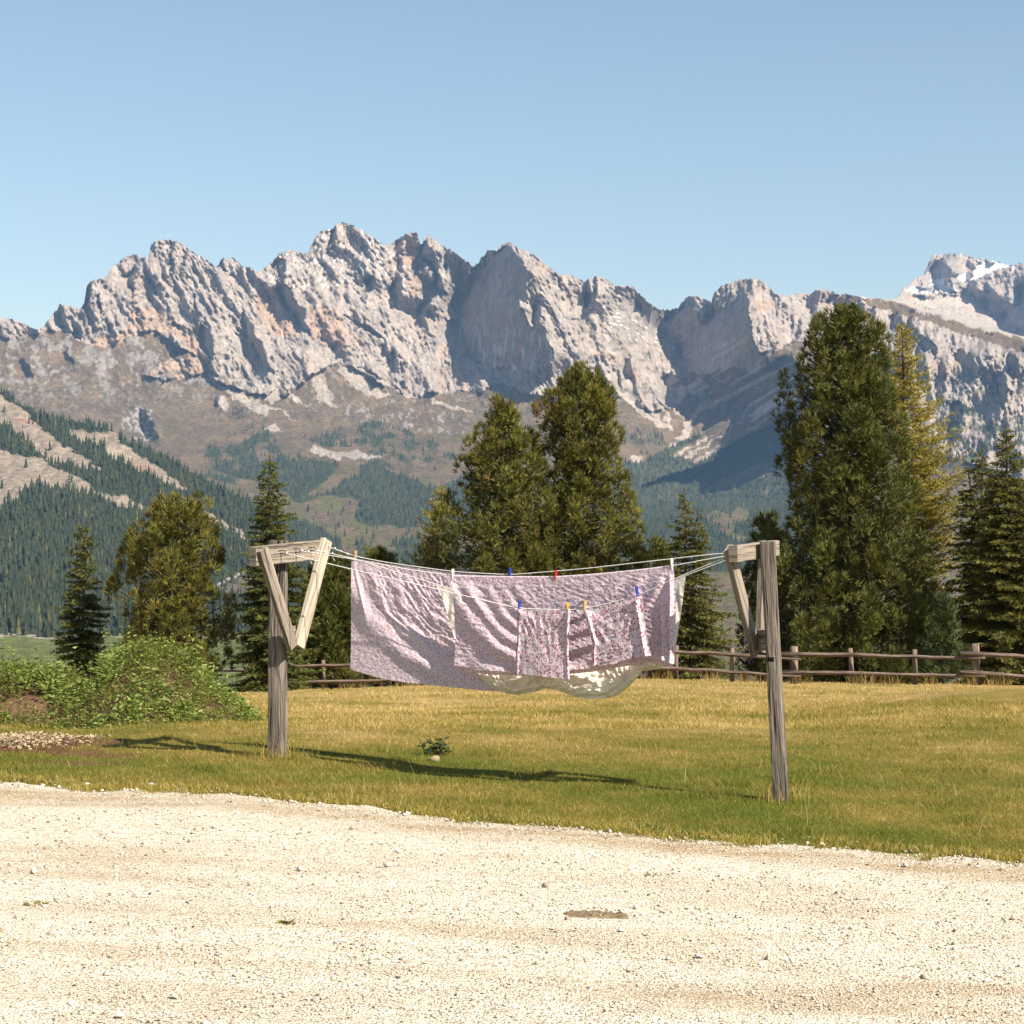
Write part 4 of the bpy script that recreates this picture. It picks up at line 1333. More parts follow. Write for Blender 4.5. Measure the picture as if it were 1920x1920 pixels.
        rad = np.clip(rad - 0.22, 0.03, None) * r.uniform(0.05, 0.68, ni) ** 0.6
        lump = perlin(th * 2.2 + 7 * seed, zi * 1.6, 800 + seed)
        keep = lump > -0.16
        ci = np.stack([X0 + cth * rad, Y + np.sin(th) * rad, np.minimum(zi, ztop - 0.3)], -1)[keep]
        ai = nrm(np.stack([cth, np.sin(th), 0.6 + 0 * th], -1))[keep]
        V2, T2 = needle_tris(ci, ai, 4, 0.22, 0.055, 0.6, r, np.repeat(base_t[None], len(ci), 0))
        V = np.concatenate([V, V2])
        T = np.concatenate([T, T2])
    elif kind == 'spruce':
        base_t = np.array(tint or (0.065, 0.071, 0.014))
        nw = int((ztop - lowest) / 0.15)
        for iw in range(nw):
            zw = lowest + (ztop - 0.15 - lowest) * (iw / nw)
            nbr = int(round((6.5 if iw < nw * 0.8 else 4) * dens))
            for b in range(nbr):
                ph += 2.4 + r.normal(0, 0.3)
                ca, sa = math.cos(ph), math.sin(ph)
                z = zw + r.uniform(-0.1, 0.1)
                st = stem_pts[int(r.integers(len(stem_pts)))]
                if z > st[-1, 2]:
                    continue
                bx = np.interp(z, st[:, 2], st[:, 0])
                reach = max(0.10, radius(z, ca) - (bx - X0) * ca) * r.uniform(0.68, 1.08)
                if r.random() < 0.04:
                    reach *= 1.25
                droop = reach * np.interp((z - zb) / H, [0, 0.6, 1], [0.30, 0.12, -0.55]) * r.uniform(0.6, 1.3)
                def bpt(f):
                    return np.array([bx + ca * reach * f, Y + sa * reach * f, z - droop * (1.5 * f - 0.6 * f ** 3) ])
                if reach > 0.4:
                    tk.tube([bpt(0), bpt(0.4), bpt(0.8)], [0.006 + 0.012 * reach, 0.010, 0.005], 4, iw * 0.3, caps=False)
                shade = r.uniform(0.78, 1.25)
                m = max(4, int(reach / 0.055))
                for j in range(m):
                    f = 0.12 + 0.88 * (j + r.random()) / m
                    q = bpt(f)
                    tl = (0.10 + 0.36 * reach * (1.02 - f)) * r.uniform(0.5, 1.1)
                    side = 1 if j % 2 else -1
                    fw = 0.75
                    td = nrm(np.array([ca * fw - sa * side, sa * fw + ca * side, -0.28 + r.normal(0, 0.15)]))
                    k = max(2, int(tl / 0.045))
                    g = (np.arange(k) + 0.5) / k
                    cc = q + td * (tl * g)[:, None] + r.normal(0, 0.012, (k, 3))
                    CC.append(cc)
                    AA.append(np.repeat((td * 1.1 + np.array([0, 0, 0.12]))[None], k, 0))
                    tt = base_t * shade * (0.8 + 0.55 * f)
                    TT.append(np.repeat(tt[None], k, 0))
                tipc = bpt(1.0)
                CC.append(tipc[None])
                AA.append(np.array([[ca, sa, 0.3]]))
                TT.append((base_t * 1.4)[None])
        for st in stem_pts:  # leader
            k = 14
            zz = np.linspace(st[-1, 2] - 0.6, st[-1, 2], k)
            cc = np.stack([np.interp(zz, st[:, 2], st[:, 0]), np.full(k, Y), zz], -1)
            CC.append(cc)
            AA.append(np.repeat(np.array([[0, 0, 1.0]]), k, 0))
            TT.append(np.repeat((base_t * 1.3)[None], k, 0))
        C = np.concatenate(CC)
        A = nrm(np.concatenate(AA))
        V, T = needle_tris(C, A, 3, 0.11, 0.036, 0.45, r, np.concatenate(TT))
    else:  # larch
        base_t = np.array(tint or (0.26, 0.215, 0.034))
        nb = int((ztop - lowest) / 0.024 * dens)
        for i in range(nb):
            z = lowest + (ztop - 0.1 - lowest) * ((i + r.random()) / nb)
            ph += 2.4 + r.normal(0, 0.4)
            ca, sa = math.cos(ph), math.sin(ph)
            st = stem_pts[0]
            bx = np.interp(z, st[:, 2], st[:, 0])
            reach = max(0.12, radius(z, ca) - (bx - X0) * ca) * r.uniform(0.55, 1.08)
            rise = reach * r.uniform(-0.05, 0.45)
            def bpt(f):
                return np.array([bx + ca * reach * f, Y + sa * reach * f, z - 0.12 * reach + rise * f ** 2 - 0.12 * reach * math.sin(3.14 * f)])
            if reach > 0.3:
                tk.tube([bpt(0), bpt(0.35), bpt(0.7), bpt(1)], [0.006 + 0.008 * reach, 0.009, 0.006, 0.004], 4, i * 0.3, caps=False)
            m = max(3, int(reach / 0.075))
            shade = r.uniform(0.75, 1.25)
            for j in range(m):
                f = 0.12 + 0.88 * (j + r.random()) / m
                q = bpt(f)
                tl = (0.08 + 0.30 * reach * (1.03 - f)) * r.uniform(0.4, 1.1)
                side = 1 if j % 2 else -1
                td = nrm(np.array([ca * 0.9 - sa * side * 0.8, sa * 0.9 + ca * side * 0.8, 0.10 + r.normal(0, 0.35)]))
                k = max(2, int(tl / 0.05))
                g = (np.arange(k) + 0.5) / k
                CC.append(q + td * (tl * g)[:, None] + r.normal(0, 0.01, (k, 3)))
                AA.append(np.repeat((td * 0.5 + np.array([0, 0, 0.5]))[None], k, 0))
                TT.append(np.repeat((base_t * shade * r.uniform(0.85, 1.2))[None], k, 0))
        C = np.concatenate(CC)
        A = nrm(np.concatenate(AA))
        V, T = needle_tris(C, A, 4, 0.10, 0.024, 0.9, r, np.concatenate(TT))
    tk.build('trunk', M['bark'], root)
    mesh_np('crown', V, np.arange(len(V)).reshape(-1, 3), M['needles'], col=T, parent=root)
    print(name, kind, len(V) // 3)
    return len(V) // 3

nt = 0
PG, SG, LG = 'stone pines beyond the fence', 'spruces beyond the fence', 'larches beyond the fence'
nt += tree('pine', 'stone_pine', 'tallest dark stone pine, rising behind the right-hand clothesline post', 1590, 60,
     [(575, 1558, 1602), (620, 1515, 1650), (680, 1485, 1665), (740, 1478, 1670), (800, 1465, 1690), (870, 1462, 1695), (920, 1480, 1700), (950, 1500, 1715), (985, 1460, 1728), (1040, 1445, 1740), (1100, 1432, 1740), (1180, 1430, 1755), (1275, 1435, 1790)], 1, PG, dens=1.1)
nt += tree('pine', 'stone_pine', 'broad stone pine behind the sheets, the taller of the middle pair', 1090, 66,
     [(688, 1062, 1122), (730, 1032, 1140), (770, 1003, 1150), (830, 1010, 1165), (890, 1020, 1170), (930, 1020, 1195), (970, 1010, 1213), (1010, 1000, 1220), (1060, 990, 1212), (1150, 985, 1215), (1280, 985, 1220)], 2, PG, leaders=[(1080, 688), (1122, 712)], tint=(0.096, 0.091, 0.016))
nt += tree('pine', 'stone_pine', 'stone pine behind the sheets, the shorter of the middle pair', 945, 65,
     [(750, 933, 957), (790, 905, 985), (830, 880, 1010), (880, 862, 1030), (920, 866, 1040), (960, 830, 1040), (1000, 822, 1040), (1060, 795, 1040), (1150, 790, 1040), (1285, 800, 1040)], 3, PG, tint=(0.091, 0.087, 0.015))
nt += tree('pine', 'stone_pine', 'two-topped stone pine with bare lower boughs behind the overgrown mound', 330, 60,
     [(930, 335, 385), (950, 285, 390), (985, 255, 395), (1020, 228, 405), (1060, 213, 415), (1095, 212, 380), (1120, 225, 425), (1160, 225, 437), (1200, 240, 430), (1240, 262, 420), (1285, 280, 390)], 4, PG, leaders=[(303, 938), (365, 930)], dens=0.9, tint=(0.099, 0.091, 0.016))
nt += tree('pine', 'stone_pine', 'low dark stone pine peeping out left of the sheets', 622, 62,
     [(1040, 606, 642), (1070, 580, 668), (1110, 562, 690), (1180, 552, 705), (1285, 550, 710)], 5, PG, dens=1.7)
nt += tree('pine', 'stone_pine', 'small stone pine with its tops showing above the left end of the sheets', 712, 68,
     [(1028, 698, 722), (1050, 680, 745), (1080, 675, 765), (1160, 665, 780), (1285, 665, 790)], 6, PG, leaders=[(700, 1030), (728, 1040)], tint=(0.096, 0.091, 0.016))
nt += tree('pine', 'stone_pine', 'squat stone pine just left of the tallest pine, behind the crossbar', 1440, 64,
     [(966, 1425, 1455), (1000, 1408, 1475), (1050, 1396, 1490), (1120, 1390, 1500), (1280, 1392, 1500)], 7, PG)
nt += tree('pine', 'stone_pine', 'young stone pine with one pointed top behind the fence on the right', 1770, 54,
     [(1122, 1764, 1777), (1150, 1750, 1792), (1190, 1735, 1803), (1270, 1718, 1818)], 8, PG, tint=(0.050, 0.065, 0.020))
nt += tree('pine', 'stone_pine', 'low stone pine at the right foot of the middle pair', 1236, 67,
     [(1016, 1228, 1244), (1040, 1212, 1256), (1100, 1200, 1262), (1280, 1200, 1265)], 9, PG, tint=(0.073, 0.076, 0.015))
nt += tree('spruce', 'spruce', 'slender spruce directly behind the left-hand clothesline post', 505, 59,
     [(856, 500, 509), (900, 484, 526), (950, 474, 548), (1000, 470, 556), (1060, 455, 578), (1120, 442, 592), (1180, 432, 602), (1290, 425, 610)], 11, SG, dens=1.1)
nt += tree('spruce', 'spruce', 'leftmost spruce, small and two-topped, behind the overgrown mound', 152, 62,
     [(983, 147, 156), (1030, 134, 176), (1070, 128, 186), (1110, 122, 192), (1150, 105, 205), (1210, 90, 214), (1290, 90, 214)], 12, SG, leaders=[(145, 983), (166, 992)], dens=1.0)
nt += tree('spruce', 'spruce', 'scraggy spruce beside the right end of the sheets', 1288, 58,
     [(916, 1283, 1292), (960, 1264, 1304), (1000, 1255, 1322), (1060, 1248, 1342), (1120, 1242, 1370), (1200, 1238, 1388), (1280, 1238, 1390)], 13, SG, leaders=[(1283, 916), (1308, 958)], dens=0.85, tint=(0.079, 0.076, 0.015))
nt += tree('spruce', 'spruce', 'tall dense spruce at the right border of the picture', 1888, 57,
     [(798, 1884, 1892), (850, 1868, 1908), (900, 1848, 1930), (960, 1828, 1955), (1040, 1808, 1975), (1150, 1798, 1990), (1285, 1795, 1995)], 14, SG, dens=1.25, tint=(0.083, 0.079, 0.015))
nt += tree('spruce', 'spruce', 'spruce with several tips between the larch and the dense border spruce', 1836, 61,
     [(838, 1830, 1842), (880, 1812, 1860), (940, 1794, 1885), (1020, 1780, 1905), (1120, 1778, 1910), (1285, 1775, 1910)], 15, SG, leaders=[(1842, 838), (1818, 880)], dens=1.1, tint=(0.083, 0.079, 0.015))
nt += tree('larch', 'larch', 'tall yellow-green larch to the right of the tallest pine', 1712, 63,
     [(604, 1690, 1716), (650, 1668, 1722), (700, 1655, 1752), (760, 1665, 1785), (830, 1670, 1815), (900, 1670, 1832), (960, 1670, 1835), (1050, 1670, 1835), (1120, 1670, 1815), (1200, 1670, 1810), (1280, 1670, 1800)], 16, LG, leaders=[(1690, 604)], dens=1.35)
nt += tree('larch', 'larch', 'short yellow-green larch left of the middle pine pair', 815, 69,
     [(908, 820, 834), (940, 798, 842), (980, 780, 852), (1020, 766, 868), (1060, 752, 872), (1150, 748, 875), (1285, 750, 875)], 17, LG, leaders=[(828, 908)], dens=1.2)
nt += tree('spruce', 'spruce', 'spruce cut off by the right border, beside the tall dense one', 1936, 60,
     [(880, 1931, 1941), (930, 1910, 1962), (1000, 1890, 1985), (1100, 1880, 2000), (1285, 1875, 2005)], 18, SG, dens=1.1, tint=(0.083, 0.080, 0.015))
print('tree tris', nt)

# ------------------------------------------------------------------ washing lines
TH = math.radians(31.2)
DL = np.array([math.cos(TH), -math.sin(TH), 0.0])      # along the lines, towards the right-hand post
EL = np.array([math.sin(TH), math.cos(TH), 0.0])       # across the lines, away from the road
UP = np.array([0, 0, 1.0])
PL = np.array([-2.134, 17.5, 0.0])
PR = np.array([2.03, 15.0, 0.0])

def rough_post(base, top, w, d, seed, rows=70, n=30, rot=0.0):
    """hewn square post with deep drying cracks"""
    r = np.random.default_rng(seed)
    base = np.array(base, float)
    top = np.array(top, float)
    ax = top - base
    L = np.linalg.norm(ax)
    th = np.arange(n) / n * 2 * np.pi
    V, U = [], []
    F = []
    for k in range(rows + 1):
        f = k / rows
        sq = (np.abs(np.cos(th)) ** 7 + np.abs(np.sin(th)) ** 7) ** (-1 / 7.0)
        g = perlin(th * 4.4 + 3 * seed, np.full(n, f * L * 1.6 + seed), seed) + 0.6 * perlin(th * 8.5, np.full(n, f * L * 3.0), seed + 1)
        crack = np.clip(0.12 - np.abs(perlin(th * 2.6 + seed, np.full(n, f * L * 0.7), seed + 2)), 0, 1) * 0.9
        rad = sq * (1 + 0.030 * g - crack * 0.75)
        tw = 1 + 0.10 * (1 - f) * 0 + 0.03 * math.sin(f * 5 + seed)
        x = np.cos(th) * rad * w / 2 * tw
        y = np.sin(th) * rad * d / 2 * tw
        c, s_ = math.cos(rot), math.sin(rot)
        topj = (0.012 * perlin(th * 2, th * 0 + 5, seed + 7)) if k == rows else 0 * th
        for i in range(n):
            V.append(base + ax * f + np.array([x[i] * c - y[i] * s_, x[i] * s_ + y[i] * c, topj[i]]))
            U.append((th[i] / 6.283 * 2 * (w + d) + seed, f * L + seed))
    for k in range(rows):
        for i in range(n):
            a = k * n + i
            b = k * n + (i + 1) % n
            F.append((a, b, b + n, a + n))
    F.append(tuple(range(rows * n, rows * n + n)))
    F.append(tuple(range(n))[::-1])
    m = MB()
    m.add(V, F, U)
    return m

def structure(name, label, P, base, top, w, d, bar_c, bar_len, bar_h, bar_t, z_near, z_far, side, apex_z, hooks, seed, apex_along=0.0, prot=0.0):
    """post, crossbar with V braces, wire hooks. side=+1: the bar sits on the DL side of the post"""
    root = empty(name, (base[0], base[1], float(gz(base[0], base[1]))))
    tag(root, label, 'clothesline post', 'clothesline posts')
    po = rough_post(base, top, w, d, seed, rot=-0.30).build('post', M['post'], root, smooth=False)
    n0 = bar_c - EL * bar_len / 2 + UP * (z_near - bar_h / 2)
    n1 = bar_c + EL * bar_len / 2 + UP * (z_far - bar_h / 2)
    MB().beam(n0, n1, bar_h, bar_t, UP, 0.006, 8, 0.0015, seed=seed + 1).build('crossbar', M['wood'], root)
    fr = DL * side * (bar_t / 2 + 0.026)
    ap = bar_c + EL * apex_along + fr + UP * apex_z
    s0 = bar_c - EL * (bar_len / 2 - 0.055) + fr + UP * (z_near - 0.02)
    s1 = bar_c + EL * (bar_len / 2 - 0.06) + fr + UP * (z_far - 0.005)
    MB().beam(s0, ap - EL * 0.035, 0.115, 0.05, EL, 0.005, 8, 0.001, seed=seed + 2).build('brace', M['wood'], root)
    MB().beam(s1, ap + EL * 0.055 + UP * 0.0, 0.125, 0.052, EL, 0.005, 8, 0.001, seed=seed + 3).build('brace', M['pale'] if side > 0 else M['wood'], root)
    # block that ties the braces to the post
    back = np.array([base[0], base[1], 0]) + (np.array(top) - np.array(base)) * ((apex_z + 0.10 - base[2]) / (top[2] - base[2])) * np.array([1, 1, 0])
    b0 = ap - fr / np.linalg.norm(fr) * 0.026 + UP * 0.11
    b1 = np.array([back[0], back[1], b0[2]])
    b1 = b1 + nrm((b0 - b1)[None])[0] * (w * 0.38)
    MB().beam(b0, b1, 0.16, 0.085, UP, 0.005, 2, 0.0, seed=seed + 4).build('spacer_block', M['wood'], root)
    for j, h in enumerate(hooks):
        q = bar_c + EL * h + DL * side * bar_t / 2 + UP * (z_near + (z_far - z_near) * (h / bar_len + 0.5) - bar_h * 0.42)
        m = MB()
        o_ = DL * side
        m.tube([q - UP * 0.012, q + o_ * 0.05 - UP * 0.012, q + o_ * 0.06 + UP * 0.002, q + o_ * 0.05 + UP * 0.016, q + o_ * 0.035 + UP * 0.018], 0.0045, 6)
        m.tube([q + o_ * 0.003 + UP * 0.02 - EL * 0.03, q + o_ * 0.012 + UP * 0.02, q + o_ * 0.003 + UP * 0.02 + EL * 0.03], 0.003, 5)
        m.build('hook', M['iron'], root, smooth=True)
    # nail heads on the braces
    return root, po

LB = PL + DL * 0.135
LB[2] = 0
baseL = (PL[0], PL[1], float(gz(PL[0], PL[1])) - 0.25)
hooksL = [-0.18, 0.04, 0.26, 0.47]
rootL, poL = structure('clothesline_post', 'weathered grey post with V-braced crossbar at the left end of the lines', PL, baseL, (PL[0], PL[1], 1.985), 0.150, 0.150,
                  LB, 1.06, 0.175, 0.075, 1.93, 1.993, +1, 1.02, hooksL, 21)
RB = PR + np.array([-0.03, 0, 0]) - DL * 0.115
RB[2] = 0
baseR = (PR[0] + 0.082, PR[1], float(gz(PR[0], PR[1])) - 0.25)
hooksR = [-0.30, -0.08, 0.12, 0.32]
rootR, poR = structure('clothesline_post', 'leaning cracked post with a mortise hole at the right end of the lines', PR, baseR, (PR[0] - 0.035, PR[1], 1.985), 0.112, 0.112,
                  RB, 0.80, 0.128, 0.075, 1.955, 1.995, -1, 1.10, hooksR, 33, apex_along=0.20)

def cut_hole(ob, root, px, py, Yd, w, h, dep):
    c = at(px, py, Yd)
    m = MB()
    m.beam(c + np.array([0, -0.2, 0]), c + np.array([0, dep, 0]), w, h, (1, 0, 0), 0.001, 1)
    cb = m.build('cutter', M['post'])
    bo = ob.modifiers.new('hole', 'BOOLEAN')
    bo.operation = 'DIFFERENCE'
    bo.solver = 'EXACT'
    cb.location = (-root.location[0], -root.location[1], -root.location[2])
    cb.parent = None
    cb.location = (0, 0, 0)
    bo.object = cb
    bpy.context.view_layer.update()
    dg = bpy.context.evaluated_depsgraph_get()
    me = bpy.data.meshes.new_from_object(ob.evaluated_get(dg))
    ob.modifiers.clear()
    if len(me.polygons) > 100:
        old = ob.data
        ob.data = me
        bpy.data.meshes.remove(old)
    bpy.data.objects.remove(cb)
cut_hole(poR, rootR, 1446, 1237, 14.94, 0.047, 0.036, 0.05)

def post_grass():
    r = np.random.default_rng(91)
    Xs, Ys = [], []
    for b in (baseL, baseR):
        n = 150
        a = r.uniform(0, 6.28, n)
        q = 0.07 + np.abs(r.normal(0, 0.12, n))
        Xs.append(b[0] + np.cos(a) * q)
        Ys.append(b[1] + np.sin(a) * q)
    X, Y = np.concatenate(Xs), np.concatenate(Ys)
    n = len(X)
    d = np.clip(0.55 + r.normal(0, 0.3, n), 0, 1)
    blades('post_grass', X, Y, r.uniform(0.06, 0.20, n), np.full(n, 0.005), grass_col(d) * r.uniform(0.8, 1.3, n)[:, None], 12, 2, 'long grass left standing round the feet of the posts', 0.8)
post_grass()

# ---- ropes: each lies in its own upright plane between two hooks
def rope_plane(i):
    a = LB + EL * hooksL[i] + DL * 0.075
    b = RB + EL * hooksR[i] - DL * 0.075
    t = b - a
    t[2] = 0
    t /= np.linalg.norm(t)
    return a, b, t

def on_plane(px, py, i, off=0.0):
    """point where the line of sight meets the upright plane of rope i"""
    a, b, t = rope_plane(i)
    n = np.array([-t[1], t[0], 0])
    if n[1] > 0:
        n = -n
    px = np.asarray(px, float)
    py = np.asarray(py, float)
    u = (px - 960) / FPX
    v = (960 - py) / FPX
    d = np.stack([u, _ca - v * _sa, _sa + v * _ca], -1)
    a0 = a + n * off
    k = (a0[0] * n[0] + a0[1] * n[1]) / (d[..., 0] * n[0] + d[..., 1] * n[1])
    return np.array([0, 0, CAMZ]) + d * k[..., None], n, t

def rope_pts(i, pxy):
    pxy = np.array(pxy, float)
    # smooth sag through the traced points
    q = np.linspace(0, 1, 60)
    s = np.r_[0, np.cumsum(np.hypot(*np.diff(pxy, axis=0).T))]
    s /= s[-1]
    x = np.interp(q, s, pxy[:, 0])
    y = np.interp(q, s, pxy[:, 1])
    k = np.array([1, 2, 1]) / 4.0
    for _ in range(3):
        y[1:-1] = np.convolve(y, k, 'valid')
    P, n, t = on_plane(x, y, i)
    return P

ROPES = {  # index: traced course in photo pixels
    3: [(613, 1024), (668, 1044), (740, 1057), (800, 1065), (850, 1072), (957, 1078), (1100, 1066), (1240, 1050), (1345, 1038), (1432, 1034)],
    2: [(581, 1030), (660, 1046), (822, 1097), (900, 1118), (1000, 1132), (1060, 1134), (1130, 1128), (1200, 1110), (1286, 1079), (1400, 1036)],
    1: [(551, 1031), (660, 1048), (760, 1067), (850, 1080), (955, 1082), (1042, 1082), (1120, 1077), (1200, 1069), (1262, 1061), (1340, 1046), (1398, 1037)],
    0: [(522, 1034), (600, 1053), (700, 1077), (800, 1100), (880, 1119), (972, 1141), (1066, 1144), (1097, 1142), (1196, 1117), (1290, 1074), (1374, 1040)],
}
RL = {3: 'thin rope farthest from the road, carrying the long floral sheet', 2: 'thin rope carrying the white fitted sheet between the floral sheets',
      1: 'thin rope carrying the folded floral sheet with the red peg', 0: 'thin rope nearest the road, carrying the two pillowcases'}
for i, p in ROPES.items():
    pts = rope_pts(i, p)
    m = MB()
    m.tube(pts, 0.0042, 5)
    r_ = np.random.default_rng(i)
    # knot with frayed end by the left-hand hook
    for kk in range(3):
        c = pts[1 + kk] + r_.normal(0, 0.004, 3)
        m.tube([c + np.array([0, 0, -0.012]), c + DL * 0.006, c + np.array([0, 0, 0.012])], [0.003, 0.009, 0.003], 5)
    e = pts[4 + i]
    m.tube([e, e + np.array([0.01, 0, -0.02]), e + np.array([0.025, 0.0, -0.045])], [0.004, 0.003, 0.002], 4)
    o = m.build('clothesline_rope', M['rope'], smooth=True)
    tag(o, RL[i], 'rope', 'ropes strung between the posts')

# ---- cloth
def resample(pl, q):
    pl = np.array(pl, float)
    s = np.r_[0, np.cumsum(np.hypot(*np.diff(pl, axis=0).T))]
    s /= s[-1]
    return np.stack([np.interp(q, s, pl[:, 0]), np.interp(q, s, pl[:, 1])], -1)

def coons(top, bot, left, right, nu, nv):
    u = np.linspace(0, 1, nu)
    v = np.linspace(0, 1, nv)
    T, B = resample(top, u), resample(bot, u)
    L, R = resample(left, v), resample(right, v)
    uu, vv = np.meshgrid(u, v)
    uu, vv = uu[..., None], vv[..., None]
    P = (1 - vv) * T[None] + vv * B[None] + (1 - uu) * L[:, None] + uu * R[:, None] - ((1 - uu) * (1 - vv) * T[0] + uu * (1 - vv) * T[-1] + (1 - uu) * vv * B[0] + uu * vv * B[-1])
    return P[..., 0], P[..., 1], uu[..., 0], vv[..., 0]

def cloth_mesh(layers, parent_name, mat, label, cat, group=None):
    """layers: list of (points (h,w,3), uv (h,w,2)); joined into one cloth"""
    Vs, Us, Fs = [], [], []
    b = 0
    for P, U in layers:
        h, w = P.shape[:2]
        i = np.arange(h * w).reshape(h, w) + b
        Fs.append(np.stack([i[:-1, :-1], i[1:, :-1], i[1:, 1:], i[:-1, 1:]], -1).reshape(-1, 4))
        Vs.append(P.reshape(-1, 3))
        Us.append(U.reshape(-1, 2))
        b += h * w
    o = mesh_np(parent_name, np.concatenate(Vs), np.concatenate(Fs), mat, uv=np.concatenate(Us), smooth=True)
    return tag(o, label, cat, group)

def gs(x, w):
    return np.exp(-(x / w) ** 2)

def crinkle(x, y, amp, lam, asp, ang, seed):
    c, s = math.cos(ang), math.sin(ang)
    a = (x * c + y * s)
    b = (-x * s + y * c)
    n = 0.0
    for k, (l, g) in enumerate([(lam, 1.0), (lam * 0.52, 0.5)]):
        n = n + g * (0.5 - np.abs(perlin(a / (l * asp), b / l, seed + k)) * 1.7)
    return amp * n

def layer(i, edges, nu, nv, disp, off=0.0, uvo=(0, 0), back=False):
    x, y, uu, vv = coons(*edges, nu, nv)
    P, n, t = on_plane(x, y, i)
    flat, _, _ = on_plane(x, y, i)
    D = disp(x, y, uu, vv)
    # the cloth stands out from the upright plane of its rope
    ray = P - np.array([0, 0, CAMZ])
    ray = ray / np.linalg.norm(ray, axis=-1, keepdims=True)
    cosn = -(ray[..., 0] * n[0] + ray[..., 1] * n[1])
    P = P - ray * ((D + off) / cosn)[..., None]
    s = (flat[..., 0] * t[0] + flat[..., 1] * t[1])
    U = np.stack([s + uvo[0], flat[..., 2] + uvo[1]], -1)
    return P, U

# long sheet on the far rope
A_edges = ([(659, 1044), (668, 1047), (740, 1059), (800, 1067), (850, 1074), (900, 1078), (957, 1080)],
           [(657, 1255), (700, 1268), (740, 1277), (800, 1284), (860, 1290), (920, 1296), (960, 1298)],
           [(659, 1044), (658, 1100), (658.5, 1180), (657, 1255)], [(957, 1080), (960, 1180), (960, 1298)])
def A_disp(x, y, u, v):
    rho = np.hypot((x - 985) / 325.0, (y - 1040) / 245.0)
    rho = rho + 0.02 * perlin(x / 40, y / 40, 401)
    ph = np.arctan2(y - 1040, 985 - x)
    win = sstep(0.03, 0.25, v)
    def fold(c, w, a, k):
        cc = c + 0.035 * perlin(ph * 1.6, 0 * ph + k, 402)
        return a * gs(rho - cc, w * (1 + 0.5 * perlin(ph * 2.2, 0 * ph + k, 404))) * np.clip(0.55 + 1.0 * perlin(ph * 2.0 + 5, 0 * ph + 3 * k, 403), 0, 1.3)
    d = 0.036 * gs(rho - 1.03, 0.058) * (0.8 + 0.5 * perlin(ph * 3.0, 0 * ph, 409)) + fold(0.90, 0.036, 0.028, 1) + fold(0.79, 0.024, 0.018, 2) + fold(0.70, 0.036, 0.015, 3) + fold(0.57, 0.025, 0.012, 4)
    d = d * win
    d = d + 0.012 * gs((x - 664) - (y - 1060) * 0.22, 3.0) * sstep(1190, 1120, y) * sstep(1050, 1075, y)
    d = d + 0.03 * np.sin(u * 4.2 + 0.6) * v + 0.16 * v
    for k, a in enumerate((0.35, 0.55, 0.8)):
        d = d + 0.012 * gs((y - 1048) * math.cos(a) - (x - 664) * math.sin(a), 4 + 2 * k) * sstep(120, 20, np.hypot(x - 664, y - 1048)) * win
    inn = sstep(1.05, 0.8, rho)
    cr = crinkle(rho * 300, ph * 160, 0.0055, 13, 1.0, 0.0, 410)
    cr2 = (0.5 - np.abs(perlin(rho * 30, ph * 4.0, 420)) * 1.7) * 0.012
    hemz = sstep(0.75, 1.0, v) * (0.5 - np.abs(perlin(x / 60, y / 7, 425)) * 1.6) * 0.012
    fine = crinkle(x, y, 0.0030, 7.5, 2.8, 0.9, 440) + crinkle(x, y, 0.0020, 5.5, 2.0, -0.3, 444)
    return d + inn * (cr + cr2) * sstep(0.0, 0.2, v) + fine * (0.35 + 0.65 * inn) + 0.002 * perlin(x / 7, y / 7, 430) + hemz * inn
PA, UA = layer(3, A_edges, 230, 170, A_disp)
cloth_mesh([(PA, UA)], 'floral_sheet', M['print2'], 'long pink floral sheet sweeping down at the left on the farthest rope', 'sheet', 'floral bed linen')

# white fitted sheet
C_edges = ([(822, 1097), (845, 1103), (900, 1119), (1000, 1133), (1060, 1135), (1130, 1129), (1200, 1111), (1286, 1080)],
           [(893, 1262), (910, 1281), (929, 1294), (950, 1301), (973, 1303), (1000, 1298), (1024, 1291), (1045, 1294), (1075, 1306), (1101, 1311), (1135, 1310), (1160, 1303), (1183, 1284), (1204, 1259), (1241, 1253)],
           [(822, 1097), (838, 1150), (850, 1190), (870, 1235), (893, 1262)], [(1286, 1080), (1277, 1150), (1266, 1220), (1241, 1253)])
def C_disp(x, y, u, v):
    b = sstep(0.45, 0.9, v)
    bell = np.sin(np.clip(v, 0, 1) * math.pi) ** 0.7
    d = 0.09 * v - 0.03
    d = d + 0.05 * b * np.sin(np.clip((v - 0.5) / 0.5, 0, 1) * math.pi)
    # swags between the gathered points of the elastic hem
    sw = 0
    for cx0, wd, dep in ((968, 62, 58), (1100, 92, 66), (1040, 45, 40), (1190, 45, 40)):
        rr = np.hypot((x - cx0) / wd, (y - 1246) / dep)
        sw = sw + (0.5 - np.abs(perlin(rr * 5.0 + cx0, np.arctan2(y - 1246, x - cx0) * 0.7, 450))) * gs(rr - 0.7, 0.55)
    d = d + b * sw * 0.085
    d = d + b * 0.034 * (0.4 - np.abs(perlin(x / 34, (y + 0.25 * x) / 15, 455)) * 1.6) + b * 0.014 * (0.4 - np.abs(perlin((x + y) / 20, (y - 0.4 * x) / 13, 457)) * 1.6) + 0.012 * perlin(x / 9, y / 30, 456) * bell
    d = d + b * crinkle(x, y, 0.005, 14, 2.2, 0.3, 460)
    roll = sstep(0.93, 1.0, v)
    return d - 0.05 * roll
PC, UC = layer(2, C_edges, 230, 130, C_disp, off=-0.02)
cloth_mesh([(PC, UC)], 'fitted_sheet', M['white'], 'plain white fitted sheet sagging in pale folds below the floral linen', 'sheet')

